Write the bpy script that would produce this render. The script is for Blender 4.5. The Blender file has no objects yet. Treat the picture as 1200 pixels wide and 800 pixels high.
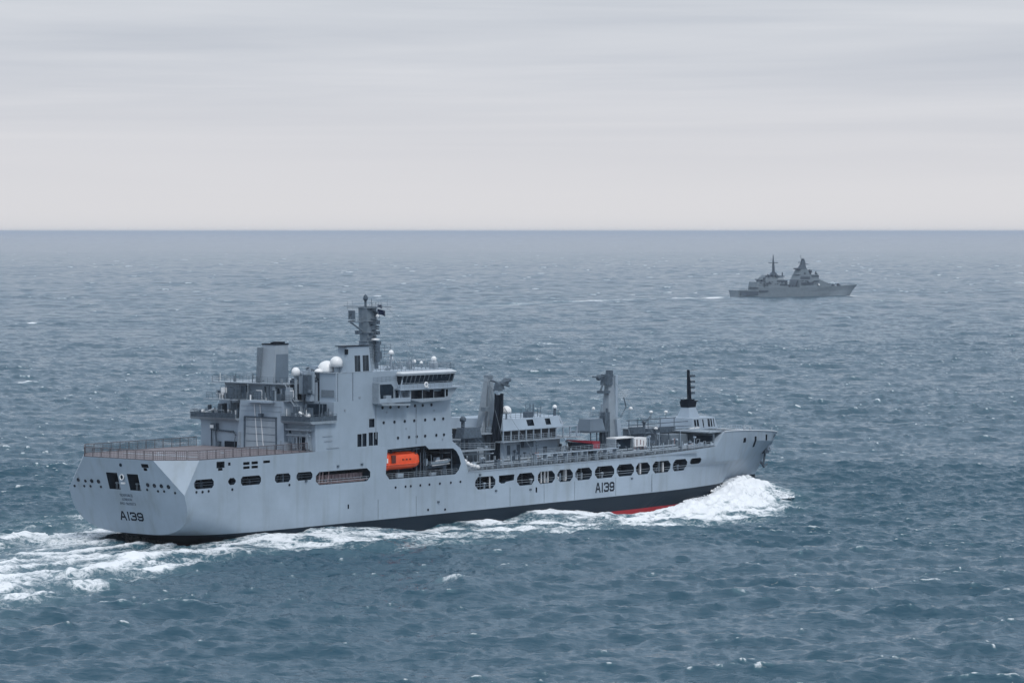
import bpy, bmesh, math, random
import numpy as np
random.seed(7); R = math.radians; PI = math.pi
sc = bpy.context.scene
COL = sc.collection
# ------------------------------------------------------------------ camera (metres; ship heads along +X, waterline z=0)
cam_d = bpy.data.cameras.new('camera'); cam = bpy.data.objects.new('camera', cam_d); COL.objects.link(cam)
CX, CY, CZ = -415.628, -425.011, 54.965
YAW, F_PX = 0.683, 3975.456
PITCH = -math.atan(129 / F_PX)
cam.location = (CX, CY, CZ)
cam.rotation_euler = (PI / 2 + PITCH, 0, YAW - PI / 2)
cam_d.sensor_width = 36; cam_d.lens = 36 * F_PX / 1200
cam_d.clip_start = 1; cam_d.clip_end = 1000000
sc.camera = cam
# ------------------------------------------------------------------ world: overcast sky
SUN_EL, SUN_AZ = 56, -114            # azimuth of the sun, degrees from +X
w = bpy.data.worlds.new('World'); sc.world = w; w.use_nodes = True
nt = w.node_tree; nt.nodes.clear(); N = nt.nodes; Lk = nt.links
out = N.new('ShaderNodeOutputWorld'); bg1 = N.new('ShaderNodeBackground'); bg2 = N.new('ShaderNodeBackground'); mx = N.new('ShaderNodeMixShader')
sky = N.new('ShaderNodeTexSky'); sky.sky_type = 'NISHITA'; sky.sun_disc = False
sky.sun_elevation = R(SUN_EL); sky.sun_rotation = R(90 - SUN_AZ); sky.air_density = 1.2; sky.dust_density = 2
Lk.new(sky.outputs[0], bg1.inputs[0]); bg1.inputs[1].default_value = 0.08
tc = N.new('ShaderNodeTexCoord'); sep = N.new('ShaderNodeSeparateXYZ'); Lk.new(tc.outputs['Generated'], sep.inputs[0])
def mp(scale, loc=(0, 0, 0)):
    m = N.new('ShaderNodeMapping'); m.inputs['Scale'].default_value = scale; m.inputs['Location'].default_value = loc
    Lk.new(tc.outputs['Generated'], m.inputs[0]); return m
base = N.new('ShaderNodeValToRGB'); Lk.new(sep.outputs[2], base.inputs[0])
cr = base.color_ramp; cr.elements[0].position = 0.0; cr.elements[0].color = (.75, .742, .762, 1)
cr.elements[1].position = 1.0; cr.elements[1].color = (1.0, 1.06, 1.14, 1)
e = cr.elements.new(.022); e.color = (.73, .73, .765, 1)
e = cr.elements.new(.045); e.color = (.665, .685, .74, 1)
e = cr.elements.new(.07); e.color = (.63, .66, .72, 1)
e = cr.elements.new(.18); e.color = (.54, .665, .82, 1)
e = cr.elements.new(.5); e.color = (.67, .78, .93, 1)
n1 = N.new('ShaderNodeTexNoise'); Lk.new(mp((3.2, 3.2, 75), (2, 4, 1.3)).outputs[0], n1.inputs[0])
n1.inputs['Scale'].default_value = 1; n1.inputs['Detail'].default_value = 5; n1.inputs['Roughness'].default_value = .55; n1.inputs['Distortion'].default_value = .4
r1 = N.new('ShaderNodeValToRGB'); Lk.new(n1.outputs[0], r1.inputs[0])
r1.color_ramp.elements[0].position = .36; r1.color_ramp.elements[0].color = (.82, .845, .88, 1)
r1.color_ramp.elements[1].position = .62; r1.color_ramp.elements[1].color = (1.06, 1.055, 1.045, 1)
amt = N.new('ShaderNodeMapRange'); Lk.new(sep.outputs[2], amt.inputs[0]); amt.inputs[1].default_value = .012; amt.inputs[2].default_value = .05
amt.inputs[3].default_value = .08; amt.inputs[4].default_value = .8
mul = N.new('ShaderNodeMix'); mul.data_type = 'RGBA'; mul.blend_type = 'MULTIPLY'
Lk.new(amt.outputs[0], mul.inputs[0]); Lk.new(base.outputs[0], mul.inputs[6]); Lk.new(r1.outputs[0], mul.inputs[7])
Lk.new(mul.outputs[2], bg2.inputs[0]); bg2.inputs[1].default_value = 1.0
mx.inputs[0].default_value = .93
Lk.new(bg1.outputs[0], mx.inputs[1]); Lk.new(bg2.outputs[0], mx.inputs[2]); Lk.new(mx.outputs[0], out.inputs[0])
# ------------------------------------------------------------------ sun (veiled by cloud)
sd = bpy.data.lights.new('sun', 'SUN'); sd.energy = 1.5; sd.angle = R(12); sd.color = (1, .965, .92)
so = bpy.data.objects.new('sun', sd); COL.objects.link(so)
from mathutils import Vector, Matrix
sdir = Vector((math.cos(R(SUN_EL)) * math.cos(R(SUN_AZ)), math.cos(R(SUN_EL)) * math.sin(R(SUN_AZ)), math.sin(R(SUN_EL))))
so.rotation_euler = sdir.to_track_quat('Z', 'Y').to_euler(); so.location = (0, 0, 200)
sc.view_settings.view_transform = 'Standard'; sc.view_settings.look = 'None'; sc.view_settings.exposure = 0.02; sc.view_settings.gamma = 1
sc.view_settings.use_curve_mapping = False
sc.cycles.use_denoising = True; sc.cycles.max_bounces = 5; sc.cycles.diffuse_bounces = 3; sc.cycles.glossy_bounces = 3
sc.cycles.volume_bounces = 0; sc.cycles.transparent_max_bounces = 6
sc.cycles.use_adaptive_sampling = False

# ------------------------------------------------------------------ materials
def mat(name, rgb, rough=.55, var=.08, scale=.6, metal=0, streak=0, streak_col=(.35, .30, .26), spec=.5):
    m = bpy.data.materials.new(name); m.use_nodes = True; t = m.node_tree; b = t.nodes['Principled BSDF']
    b.inputs['Roughness'].default_value = rough; b.inputs['Metallic'].default_value = metal; b.inputs['Specular IOR Level'].default_value = spec
    g = t.nodes.new('ShaderNodeNewGeometry'); n = t.nodes.new('ShaderNodeTexNoise'); n.inputs['Scale'].default_value = scale; n.inputs['Detail'].default_value = 6
    n.inputs['Roughness'].default_value = .6
    t.links.new(g.outputs['Position'], n.inputs[0])
    r = t.nodes.new('ShaderNodeValToRGB'); t.links.new(n.outputs[0], r.inputs[0])
    r.color_ramp.elements[0].position = .3; r.color_ramp.elements[1].position = .7
    r.color_ramp.elements[0].color = tuple(c * (1 - var) for c in rgb) + (1,); r.color_ramp.elements[1].color = tuple(min(1, c * (1 + var)) for c in rgb) + (1,)
    last = r.outputs[0]
    if streak:
        mpn = t.nodes.new('ShaderNodeMapping'); mpn.inputs['Scale'].default_value = (.55, .55, .05); t.links.new(g.outputs['Position'], mpn.inputs[0])
        n2 = t.nodes.new('ShaderNodeTexNoise'); n2.inputs['Scale'].default_value = 1; n2.inputs['Detail'].default_value = 7; t.links.new(mpn.outputs[0], n2.inputs[0])
        r2 = t.nodes.new('ShaderNodeMapRange'); t.links.new(n2.outputs[0], r2.inputs[0]); r2.inputs[1].default_value = .52; r2.inputs[2].default_value = .75
        r2.inputs[4].default_value = streak
        mm = t.nodes.new('ShaderNodeMix'); mm.data_type = 'RGBA'; t.links.new(r2.outputs[0], mm.inputs[0]); t.links.new(last, mm.inputs[6]); mm.inputs[7].default_value = streak_col + (1,)
        last = mm.outputs[2]
    t.links.new(last, b.inputs['Base Color'])
    return m, t, b, last, g
GREY_RGB = (.30, .37, .445)
M = {}
M['grey'] = mat('ship_grey', GREY_RGB, .5, .07, .25, streak=.40, streak_col=(.20, .245, .29))[0]
M['grey2'] = mat('ship_grey_fittings', (.25, .30, .35), .55, .15, 2)[0]
M['dgrey'] = mat('dark_grey_fittings', (.07, .098, .13), .6, .35, 2, spec=.3)[0]
M['dark'] = mat('dark_recess', (.010, .022, .038), .8, .3, 1.2, spec=.15)[0]  # near-black: shade inside openings put into the colour; doors use it too
M['glass'] = mat('window_glass', (.006, .014, .026), .15, .2, 1, spec=.25)[0]
M['black'] = mat('black_rubber', (.004, .009, .018), .7, .2, 1, spec=.15)[0]
M['white'] = mat('white_paint', (.78, .79, .80), .4, .04, 1)[0]
M['pale'] = mat('pale_grey_paint', (.50, .54, .58), .5, .06, 1)[0]
M['orange'] = mat('orange_lifeboat', (.85, .085, .012), .42, .07, 1)[0]
M['lbdark'] = mat('boat_window', (.10, .02, .012), .3, .1, 1)[0]
M['navy'] = mat('flag_cloth', (.008, .014, .04), .8, .2, 1, spec=.1)[0]
M['red'] = mat('red_cover', (.27, .018, .035), .5, .15, 1)[0]
M['rust'] = mat('faded_red_fittings', (.27, .20, .21), .6, .3, 1)[0]
M['deck'] = mat('deck_paint', (.165, .150, .165), .8, .16, .25)[0]
M['gdeck'] = mat('green_grey_deck', (.06, .08, .10), .8, .2, .4)[0]
M['net'] = mat('net_wire', (.085, .075, .085), .6, .1, 3)[0]
M['mast'] = mat('mast_grey', (.15, .19, .23), .55, .15, 2)[0]
M['funnel'] = mat('funnel_grey', (.29, .345, .40), .5, .06, .5, streak=.25, streak_col=(.12, .14, .17))[0]
M['rigd'] = mat('darker_grey_panel', (.13, .175, .225), .55, .08, .6)[0]  # one even grey, darker than the rig and funnel greys
M['rig'] = mat('rig_grey', (.25, .30, .35), .55, .12, .8, streak=.25, streak_col=(.10, .12, .14))[0]
M['frig'] = mat('frigate_grey', (.16, .20, .235), .6, .10, .3)[0]
M['frig2'] = mat('frigate_dark_grey', (.055, .08, .11), .6, .15, .3)[0]
# hull paint: grey topsides, black boot topping, red bottom (real paint edges at fixed heights)
hm, t, b, last, g = mat('hull_paint', GREY_RGB, .48, .10, .16, streak=.55, streak_col=(.215, .255, .275))
sp = t.nodes.new('ShaderNodeSeparateXYZ'); t.links.new(g.outputs['Position'], sp.inputs[0])
def below(z, col, last):
    c = t.nodes.new('ShaderNodeMath'); c.operation = 'LESS_THAN'; t.links.new(sp.outputs[2], c.inputs[0]); c.inputs[1].default_value = z
    mm = t.nodes.new('ShaderNodeMix'); mm.data_type = 'RGBA'; t.links.new(c.outputs[0], mm.inputs[0]); t.links.new(last, mm.inputs[6]); mm.inputs[7].default_value = col + (1,); return mm.outputs[2]
last = below(2.15, (.006, .016, .028), last); last = below(-.85, (.30, .022, .030), last)
t.links.new(last, b.inputs['Base Color']); M['hull'] = hm
bt = t.nodes.new('ShaderNodeMapRange'); t.links.new(sp.outputs[2], bt.inputs[0]); bt.inputs[1].default_value = 2.1; bt.inputs[2].default_value = 2.15; bt.inputs[3].default_value = .15; bt.inputs[4].default_value = .5; t.links.new(bt.outputs[0], b.inputs['Specular IOR Level'])

# ------------------------------------------------------------------ helpers
def tag(o, label=None, cat=None, group=None, kind=None):
    if label: o['label'] = label
    if cat: o['category'] = cat
    if group: o['group'] = group
    if kind: o['kind'] = kind
    return o
def empty(name, loc=(0, 0, 0), rz=0, parent=None):
    o = bpy.data.objects.new(name, None); COL.objects.link(o); o.location = loc; o.rotation_euler = (0, 0, rz)
    if parent: o.parent = parent
    return o
class MB:
    def __init__(s): s.v = []; s.f = []; s.sm = []
    def add(s, vs, fs, smooth=False):
        n = len(s.v); s.v += [tuple(v) for v in vs]; s.f += [tuple(i + n for i in f) for f in fs]; s.sm += [smooth] * len(fs); return s
    def hexa(s, p):  # 4 bottom, 4 top
        return s.add(p, [(3, 2, 1, 0), (4, 5, 6, 7), (0, 1, 5, 4), (1, 2, 6, 5), (2, 3, 7, 6), (3, 0, 4, 7)])
    def box(s, x0, x1, y0, y1, z0, z1, tx=0, ty=0):
        return s.hexa([(x0, y0, z0), (x1, y0, z0), (x1, y1, z0), (x0, y1, z0), (x0 + tx, y0 + ty, z1), (x1 - tx, y0 + ty, z1), (x1 - tx, y1 - ty, z1), (x0 + tx, y1 - ty, z1)])
    def prism(s, poly, ax, a, b, sb=None):
        # poly: 2D points in the two other axes (x,z for ax=1; x,y for ax=2; y,z for ax=0)
        def P(p, v): return {0: (v, p[0], p[1]), 1: (p[0], v, p[1]), 2: (p[0], p[1], v)}[ax]
        n = len(poly); pb = sb or poly
        vs = [P(p, a) for p in poly] + [P(p, b) for p in pb]
        fs = [tuple(range(n)), tuple(range(2 * n - 1, n - 1, -1))] + [(i, i + n, (i + 1) % n + n, (i + 1) % n) for i in range(n)]
        return s.add(vs, fs)
    def tube(s, pts, r, n=6, r2=None, cap=True):
        pts = [Vector(p) for p in pts]; k = len(pts); rings = []
        for i, p in enumerate(pts):
            d = (pts[min(i + 1, k - 1)] - pts[max(i - 1, 0)]).normalized()
            u = d.cross(Vector((0, 0, 1)) if abs(d.z) < .95 else Vector((1, 0, 0))).normalized(); v = d.cross(u)
            rr = r if r2 is None else r + (r2 - r) * i / max(1, k - 1)
            rings.append([p + u * rr * math.cos(2 * PI * j / n) + v * rr * math.sin(2 * PI * j / n) for j in range(n)])
        vs = [v for rg in rings for v in rg]; fs = []
        for i in range(k - 1):
            for j in range(n): fs.append((i * n + j, i * n + (j + 1) % n, (i + 1) * n + (j + 1) % n, (i + 1) * n + j))
        s.add(vs, fs, n > 6)
        if cap: s.add(rings[0], [tuple(range(n))]); s.add(rings[-1], [tuple(range(n - 1, -1, -1))])
        return s
    def lathe(s, c, prof, n=16, ax=2):
        vs = []; k = len(prof)
        for r, z in prof:
            for j in range(n):
                a = 2 * PI * j / n; q = (r * math.cos(a), r * math.sin(a), z)
                if ax == 0: q = (q[2], q[0], q[1])
                if ax == 1: q = (q[0], q[2], q[1])
                vs.append((c[0] + q[0], c[1] + q[1], c[2] + q[2]))
        fs = [(i * n + j, i * n + (j + 1) % n, (i + 1) * n + (j + 1) % n, (i + 1) * n + j) for i in range(k - 1) for j in range(n)]
        return s.add(vs, fs, True)
    def dome(s, c, r, drum=0, n=16):
        pr = [(.01, -drum), (r * .96, -drum), (r, -drum + .001)] + [(r * math.cos(a), r * math.sin(a)) for a in [i * PI / 2 / 7 for i in range(7)]] + [(.01, r)]
        return s.lathe(c, pr, n)
    def rail(s, pts, h=1.1, step=2., r=.035, wires=3, mesh=False):
        for a, b in zip(pts, pts[1:]):
            a = Vector(a); b = Vector(b); L = (b - a).length; n = max(1, round(L / step))
            for i in range(n + 1):
                p = a.lerp(b, i / n); s.tube([p, p + Vector((0, 0, h))], r, 4, cap=False)
            for k in range(wires):
                z = Vector((0, 0, h * (k + 1) / wires)); s.tube([a + z, b + z], r * .8, 4, cap=False)
        return s
    def build(s, name, m, parent=None, mats=None):
        me = bpy.data.meshes.new(name); me.from_pydata(s.v, [], s.f); me.polygons.foreach_set('use_smooth', s.sm)
        bm = bmesh.new(); bm.from_mesh(me); bmesh.ops.recalc_face_normals(bm, faces=bm.faces); bm.to_mesh(me); bm.free()
        for x in (mats or [m]): me.materials.append(M[x])
        o = bpy.data.objects.new(name, me); COL.objects.link(o)
        if parent: o.parent = parent
        return o
def build_split(mb, name, m, parent):
    '''every separate piece (touching pieces count as one) becomes a part of its own'''
    n = len(mb.v); par = list(range(n))
    def find(a):
        while par[a] != a: par[a] = par[par[a]]; a = par[a]
        return a
    for f in mb.f:
        r0 = find(f[0])
        for i in f[1:]: par[find(i)] = r0
    comp = {}
    for i in range(n): comp.setdefault(find(i), []).append(i)
    cs = list(comp.values()); A = np.array(mb.v); lo = [A[c].min(0) - .02 for c in cs]; hi = [A[c].max(0) + .02 for c in cs]; k = len(cs); p2 = list(range(k))
    def f2(a):
        while p2[a] != a: a = p2[a]
        return a
    for a in range(k):
        for b_ in range(a + 1, k):
            if (lo[a] < hi[b_]).all() and (lo[b_] < hi[a]).all(): p2[f2(b_)] = f2(a)
    owner = {}
    for a, c in enumerate(cs):
        for i in c: owner[i] = f2(a)
    out = []
    for g_ in sorted(set(owner.values())):
        q = MB(); mp__ = {}
        for f, s_ in zip(mb.f, mb.sm):
            if owner[f[0]] != g_: continue
            for i in f:
                if i not in mp__: mp__[i] = len(q.v); q.v.append(mb.v[i])
            q.f.append(tuple(mp__[i] for i in f)); q.sm.append(s_)
        out.append(q.build(name, m, parent))
    return out
def boolean(o, cutter_mb, mats, selfx=False):
    """cut the cutter's closed pieces out of o; cut faces take the second material"""
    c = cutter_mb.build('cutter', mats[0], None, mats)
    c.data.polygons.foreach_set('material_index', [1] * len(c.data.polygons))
    m = o.modifiers.new('b', 'BOOLEAN'); m.object = c; m.solver = 'EXACT'; m.operation = 'DIFFERENCE'; m.use_self = selfx
    bpy.context.view_layer.update(); dg = bpy.context.evaluated_depsgraph_get()
    me = bpy.data.meshes.new_from_object(o.evaluated_get(dg)); o.modifiers.clear(); o.data = me
    bpy.data.objects.remove(c)
def octo(x0, x1, z0, z1, c, cx=None):
    cx = cx or c
    return [(x0, z0 + c), (x0 + cx, z0), (x1 - cx, z0), (x1, z0 + c), (x1, z1 - c), (x1 - cx, z1), (x0 + cx, z1), (x0, z1 - c)]
def interp(tab, x):
    return float(np.interp(x, [a for a, _ in tab], [b for _, b in tab]))

# ================================================================== THE SEA
sea_rng = np.random.default_rng(11)
def fft_tile(L, n, kmin, kmax, hs, wdir, peak, chop, spread=4):
    k1 = 2 * np.pi * np.fft.fftfreq(n, L / n); kx, ky = np.meshgrid(k1, k1, indexing='ij'); k = np.hypot(kx, ky); k[0, 0] = 1
    kp = 2 * np.pi / peak
    S = np.exp(-1.25 * (kp / k) ** 2) / k ** 4
    cosd = (kx * math.cos(wdir) + ky * math.sin(wdir)) / k
    S *= (0.04 + np.abs(cosd) ** spread) * (k > kmin) * (k < kmax); S[0, 0] = 0
    h = np.sqrt(S) * (sea_rng.normal(size=k.shape) + 1j * sea_rng.normal(size=k.shape))
    H = np.fft.ifft2(h).real; sc_ = hs / 4 / H.std(); H *= sc_; h = h * sc_
    dx = np.fft.ifft2(-1j * kx / k * h).real; dy = np.fft.ifft2(-1j * ky / k * h).real
    jxx = np.fft.ifft2(kx * kx / k * h).real; jyy = np.fft.ifft2(ky * ky / k * h).real; jxy = np.fft.ifft2(kx * ky / k * h).real
    J = (1 - chop * jxx) * (1 - chop * jyy) - (chop * jxy) ** 2
    return dict(L=L, n=n, H=H, dx=-dx * chop, dy=-dy * chop, J=J)
def samp(T, key, x, y, rot):
    c, s = math.cos(rot), math.sin(rot); L, n = T['L'], T['n']
    u = ((x * c + y * s) / L) % 1 * n; v = ((-x * s + y * c) / L) % 1 * n
    i = u.astype(int) % n; j = v.astype(int) % n; fu = u - np.floor(u); fv = v - np.floor(v); i2 = (i + 1) % n; j2 = (j + 1) % n; A = T[key]
    return A[i, j] * (1 - fu) * (1 - fv) + A[i2, j] * fu * (1 - fv) + A[i, j2] * (1 - fu) * fv + A[i2, j2] * fu * fv
WDIR = YAW + 0.18
TA = fft_tile(262., 1024, 2 * np.pi / 16, 2 * np.pi / 1.0, .92, WDIR - .3, 8, .9, 3)     # short chop
TB = fft_tile(787., 1024, 2 * np.pi / 60, 2 * np.pi / 11, 1.42, WDIR - .9, 25, 1.2)   # wind sea
TC = fft_tile(2503., 512, 2 * np.pi / 300, 2 * np.pi / 60, 1.0, WDIR - 1.5, 110, 1.0)  # swell
def vnoise(x, y, s, seed=0):
    r = np.random.default_rng(seed); G = r.random((256, 256)); u = x / s; v = y / s
    i = np.floor(u).astype(int); j = np.floor(v).astype(int); fu = u - i; fv = v - j; fu = fu * fu * (3 - 2 * fu); fv = fv * fv * (3 - 2 * fv)
    g = lambda a, b: G[a % 256, b % 256]
    return g(i, j) * (1 - fu) * (1 - fv) + g(i + 1, j) * fu * (1 - fv) + g(i, j + 1) * (1 - fu) * fv + g(i + 1, j + 1) * fu * fv
def fbm(x, y, s, seed=0, o=4):
    a = 0; t_ = 0; w_ = 1
    for q in range(o): a = a + w_ * vnoise(x + 17 * q, y - 9 * q, s / 2 ** q, seed + q); t_ += w_; w_ *= .55
    return a / t_
sm = lambda a, b, x: (lambda t_: t_ * t_ * (3 - 2 * t_))(np.clip((x - a) / (b - a), 0, 1))
HB = [(-3, 8), (0, 13), (10, 14.3), (140, 14.0), (150, 12.8), (161.6, 10.6), (169.6, 8), (178, 5), (186, 2), (191, 0)]      # half breadth near the waterline
ETA = [(-12, .3), (0, .5), (12, .9), (25, 1.7), (40, 1.8), (52, .9), (60, -.9), (69, .1), (77, .5), (86, -.5), (90, .2), (94, 1.2), (102, .9), (109, .1), (117, -1.7), (126, -2.4), (140, -2.2), (148, -1.3), (154, -.4), (160, .2), (164, .9), (168, 1.7), (175, 2.0), (183, 1.3), (190, .5), (204, 0)]
FWID = [(-40, 40), (-15, 30), (3, 20), (18, 27), (27, 38), (37, 38), (50, 40), (67, 50), (82, 50), (100, 46), (122, 40), (140, 29), (152, 21), (158, 17), (168, 13), (180, 9), (190, 4), (194, 0)]
SPLASH = [(166.5, -13.2, 2.2, 1.5, 3.0), (170.5, -11.6, 2.4, 1.4, 1.6), (162.5, -15.5, 2.0, 1.5, 1.4), (131, -42, 11, 5, .6), (142, -33, 10, 5, .9), (151, -29, 8, 4, 1.0), (153, -24, 12, 5.5, 1.3), (161, -18, 8, 4.5, 1.5), (143, -24, 12, 6, .7), (132, -25, 12, 7, .4)]
PEAKS = [(-21, -94, 2.9, 8.0, .05)]
FR = dict(x=1890.2, y=1212.6, rz=R(-16.5), L=132.)
THR = None
def surface(x, y):
    """sea height, horizontal shift and foam amount at ship coordinates"""
    global THR
    off_ = np.abs((np.arctan2(y - CY, x - CX) - YAW + PI) % (2 * PI) - PI)
    r = np.hypot(x - CX, y - CY); near = 1
    hb = np.interp(x, [a for a, _ in HB], [b for _, b in HB]); inside = (x > -3) & (x < 193)
    d = np.where(y < 0, -y - hb, y - hb); dx_ = np.where(x < -3, -3 - x, np.where(x > 193, x - 193, 0))
    dist = np.hypot(np.maximum(d, 0), dx_)
    calm = .35 + .65 * sm(1, 22, dist)
    wake = np.where(x < 0, np.exp(-((np.abs(y) / (20 + .25 * np.maximum(-x, 0))) ** 4)) * np.exp(np.minimum(x, 0) / 260), 0)
    calm = calm * (1 - .55 * wake)
    hA, hB_, hC = samp(TA, 'H', x, y, .3), samp(TB, 'H', x, y, 1.0), samp(TC, 'H', x, y, 1.7)
    fa = 1 - sm(1100, 3200, r); 
    gust = .50 + 1.0 * fbm(x, y, 150, 40, 4)
    z = calm * gust * (hA * fa + hB_ * (1 - .55 * sm(3000, 12000, r))) + calm * hC
    sx = calm * (samp(TA, 'dx', x, y, .3) * fa + samp(TB, 'dx', x, y, 1.0)); sy = calm * (samp(TA, 'dy', x, y, .3) * fa + samp(TB, 'dy', x, y, 1.0))
    c1, s1 = math.cos(1.0), math.sin(1.0)
    J = samp(TB, 'J', x, y, 1.0); JA = samp(TA, 'J', x, y, .3)
    n1 = fbm(x, y, 9, 3); n2 = fbm(x, y, 60, 8, 3)
    Jc = J + JA - 1 + .30 * (n2 - .5) + .2 * (n1 - .5); Jf = J + .30 * (n2 - .5) + .1 * (n1 - .5)
    if THR is None: m_ = (off_ < R(10)) & (r > 400) & (r < 2000); THR = (np.quantile(Jc[m_], .0040), np.quantile(Jf[m_], .0022))
    cap = (.34 * sm(THR[0] + .22, THR[0], Jc) + .32 * sm(THR[0] + .06, THR[0] - .12, Jc)) * fa + sm(THR[1] + .05, THR[1] - .06, Jf) * (1 - fa) * (.4 + .6 * n1)
    cap = cap * sm(-.1, .3, z)
    rare = sm(.60, .78, fbm(x, y, 23, 91, 3)) * sm(.45, .95, hB_) * sm(.45, .6, n1)           # scattered larger breaking crests
    cap = np.maximum(cap, .75 * rare * (.5 + n1) * sm(600, 1100, r))
    foam = cap * .95
    # side waves of the ship
    eta = np.interp(x, [a for a, _ in ETA], [b for _, b in ETA])
    env = np.exp(-(np.maximum(d, 0) / 9.) ** 2) * np.where(inside | (dx_ < 12), 1, 0) * np.exp(-(dx_ / 6) ** 2)
    z = z + eta * env
    lump = 1.9 * (fbm(x, y, 4.5, 60, 5) - .5) + .9 * (np.abs(fbm(x, y, 2.6, 66, 3) - .5) * 2 - .3)
    for (px, py, rx, ry, hh) in SPLASH:
        g_ = np.exp(-((x - px) / rx) ** 2 - ((y - py) / ry) ** 2); z = z + hh * g_ * (1 + .9 * lump); foam = np.maximum(foam, 1.0 * g_ ** .7 + .45 * lump * (g_ > .15))
    # diverging wave ridge from the bow
    rd = (-y) - (10 + .42 * (176 - x)); ridge = np.exp(-(rd / 5.) ** 2) * sm(196, 170, x) * np.exp(-np.maximum(176 - x, 0) / 75) * (y < 0)
    z = z + 1.0 * ridge
    rd2 = (y) - (8 + .36 * (186 - x)); z = z + 1.3 * np.exp(-(rd2 / 5.) ** 2) * sm(205, 180, x) * np.exp(-np.maximum(186 - x, 0) / 90) * (y > 0)
    # ahead of the bow: smooth shoulder wave
    z = z + 1.2 * np.exp(-((y - 3 + .8 * (x - 200)) / 5) ** 2) * np.exp(-((x - 205) / 16.) ** 2)
    wd = np.interp(x, [a for a, _ in FWID], [b for _, b in FWID])
    side = np.where(y < 0, d / np.maximum(wd, .1), d / np.maximum(wd * np.where(x < 90, 1.35, .8), .1))
    base = np.interp(x, [0, 18, 30, 52, 60, 80, 100, 125, 150, 175, 190, 196], [.46, .56, .54, .50, .50, .60, .66, .70, .80, .86, .6, 0])
    fs = base * sm(1.15, .55, side + .35 * (fbm(x, y, 14, 21, 4) - .5) * 2) * (d > -6) * inside
    fs = fs * (1 - .30 * sm(.1, .8, side) * sm(130, 60, x))
    fs = fs * (.62 + .75 * sm(.32, .62, fbm(x * .8 + .4 * y, y, 5.5, 83, 4)))
    # dark gap where the flow breaks clear of the side aft
    foam = np.maximum(foam, np.where((x > 55) & (x < 200) | (side > .05), fs, fs * .7))
    # the stern wake: long strands trailing aft
    u = -x; a1 = .6 * fbm(x / 4.5, y + .10 * x, 3.6, 31, 4) + .4 * fbm(x, y, 4.2, 33, 4); a2 = fbm(x / 3.2, y, 8, 35, 4)
    wbody = sm(1.12, .75, np.abs(y - .05 * u) / (np.where(y > 0, 48, 29) + .50 * np.maximum(u, 0))) * (x < 6)
    strand = .38 + .55 * sm(.42, .68, a1) + .22 * (a2 - .5)
    edge = np.exp(-((-y - (15 + .20 * u)) / (3.2 + .05 * np.maximum(u, 0))) ** 2) * (x < 8) * sm(8, -2, x) + .7 * np.exp(-((-y - (10 + .52 * u)) / (3 + .06 * np.maximum(u, 0))) ** 2) * (x < 0)
    foam = np.maximum(foam, wbody * strand * .92 * np.exp(-np.maximum(u, 0) / 900)); foam = np.maximum(foam, edge * (.22 + .72 * a1))
    z = z + .5 * edge * (x < 0) - .35 * wbody * (x < 0) * sm(60, 0, u) + wbody * (a1 - .5) * 2.2 + fs * lump * .45
    # single breaking peaks in the foreground
    for (px, py, hh, rr, f_) in PEAKS:
        q = np.hypot((x - px) * 1.0, (y - py) * 1.0); ang = math.atan2(CY - py, CX - px); lx = (x - px) * math.sin(ang) - (y - py) * math.cos(ang); ly = (x - px) * math.cos(ang) + (y - py) * math.sin(ang)
        lx = lx + 3.0 * (n1 - .5); g_ = np.exp(-(np.sqrt(lx ** 2 + 1.5) / rr) ** 1.35 * 1.1 - (ly + .22 * np.abs(lx) + 2.4 * (n2 - .5)) ** 2 / (rr * rr * np.where(ly > 0, .9, .22))); z = z + hh * g_ * (.8 + .5 * n1); foam = np.maximum(foam, (f_ + .72 * g_) * sm(.62, .95, g_ + .9 * (fbm(x, y, 3, 19) - .5)))
    # the frigate's wake and bow wave
    fx, fy = x - FR['x'], y - FR['y']; c, s = math.cos(FR['rz']), math.sin(FR['rz']); lx = fx * c + fy * s; ly = -fx * s + fy * c
    wy = ly + .13 * np.maximum(-lx, 0) + .0009 * np.minimum(lx, 0) ** 2
    wk = np.exp(-(wy / (10 + .03 * np.maximum(-lx, 0))) ** 2) * (lx < 4) * np.exp(np.minimum(lx, 0) / 330)
    foam = np.maximum(foam, wk * (.45 + .9 * fbm(x, y, 26, 77, 3)) * 1.05)
    sd_ = np.exp(-((ly + 8) / 4) ** 2) * ((lx > 2) & (lx < 128)) * (.25 + .9 * sm(.5, .65, fbm(lx, ly, 26, 5, 2)) + .9 * sm(100, 116, lx)); foam = np.maximum(foam, sd_)
    inh = (np.abs(ly) < 5) & (lx > 4) & (lx < 120); z = np.where(inh, z * .3 - .8, z)
    ins = inside & (d < -2.5) & (x > 4); z = np.where(ins, -1.2, z)
    k_ = np.where(r > 20, 1, 0); return z, sx * sm(1, 8, dist), sy * sm(1, 8, dist), np.clip(foam, 0, 1.3)
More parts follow.
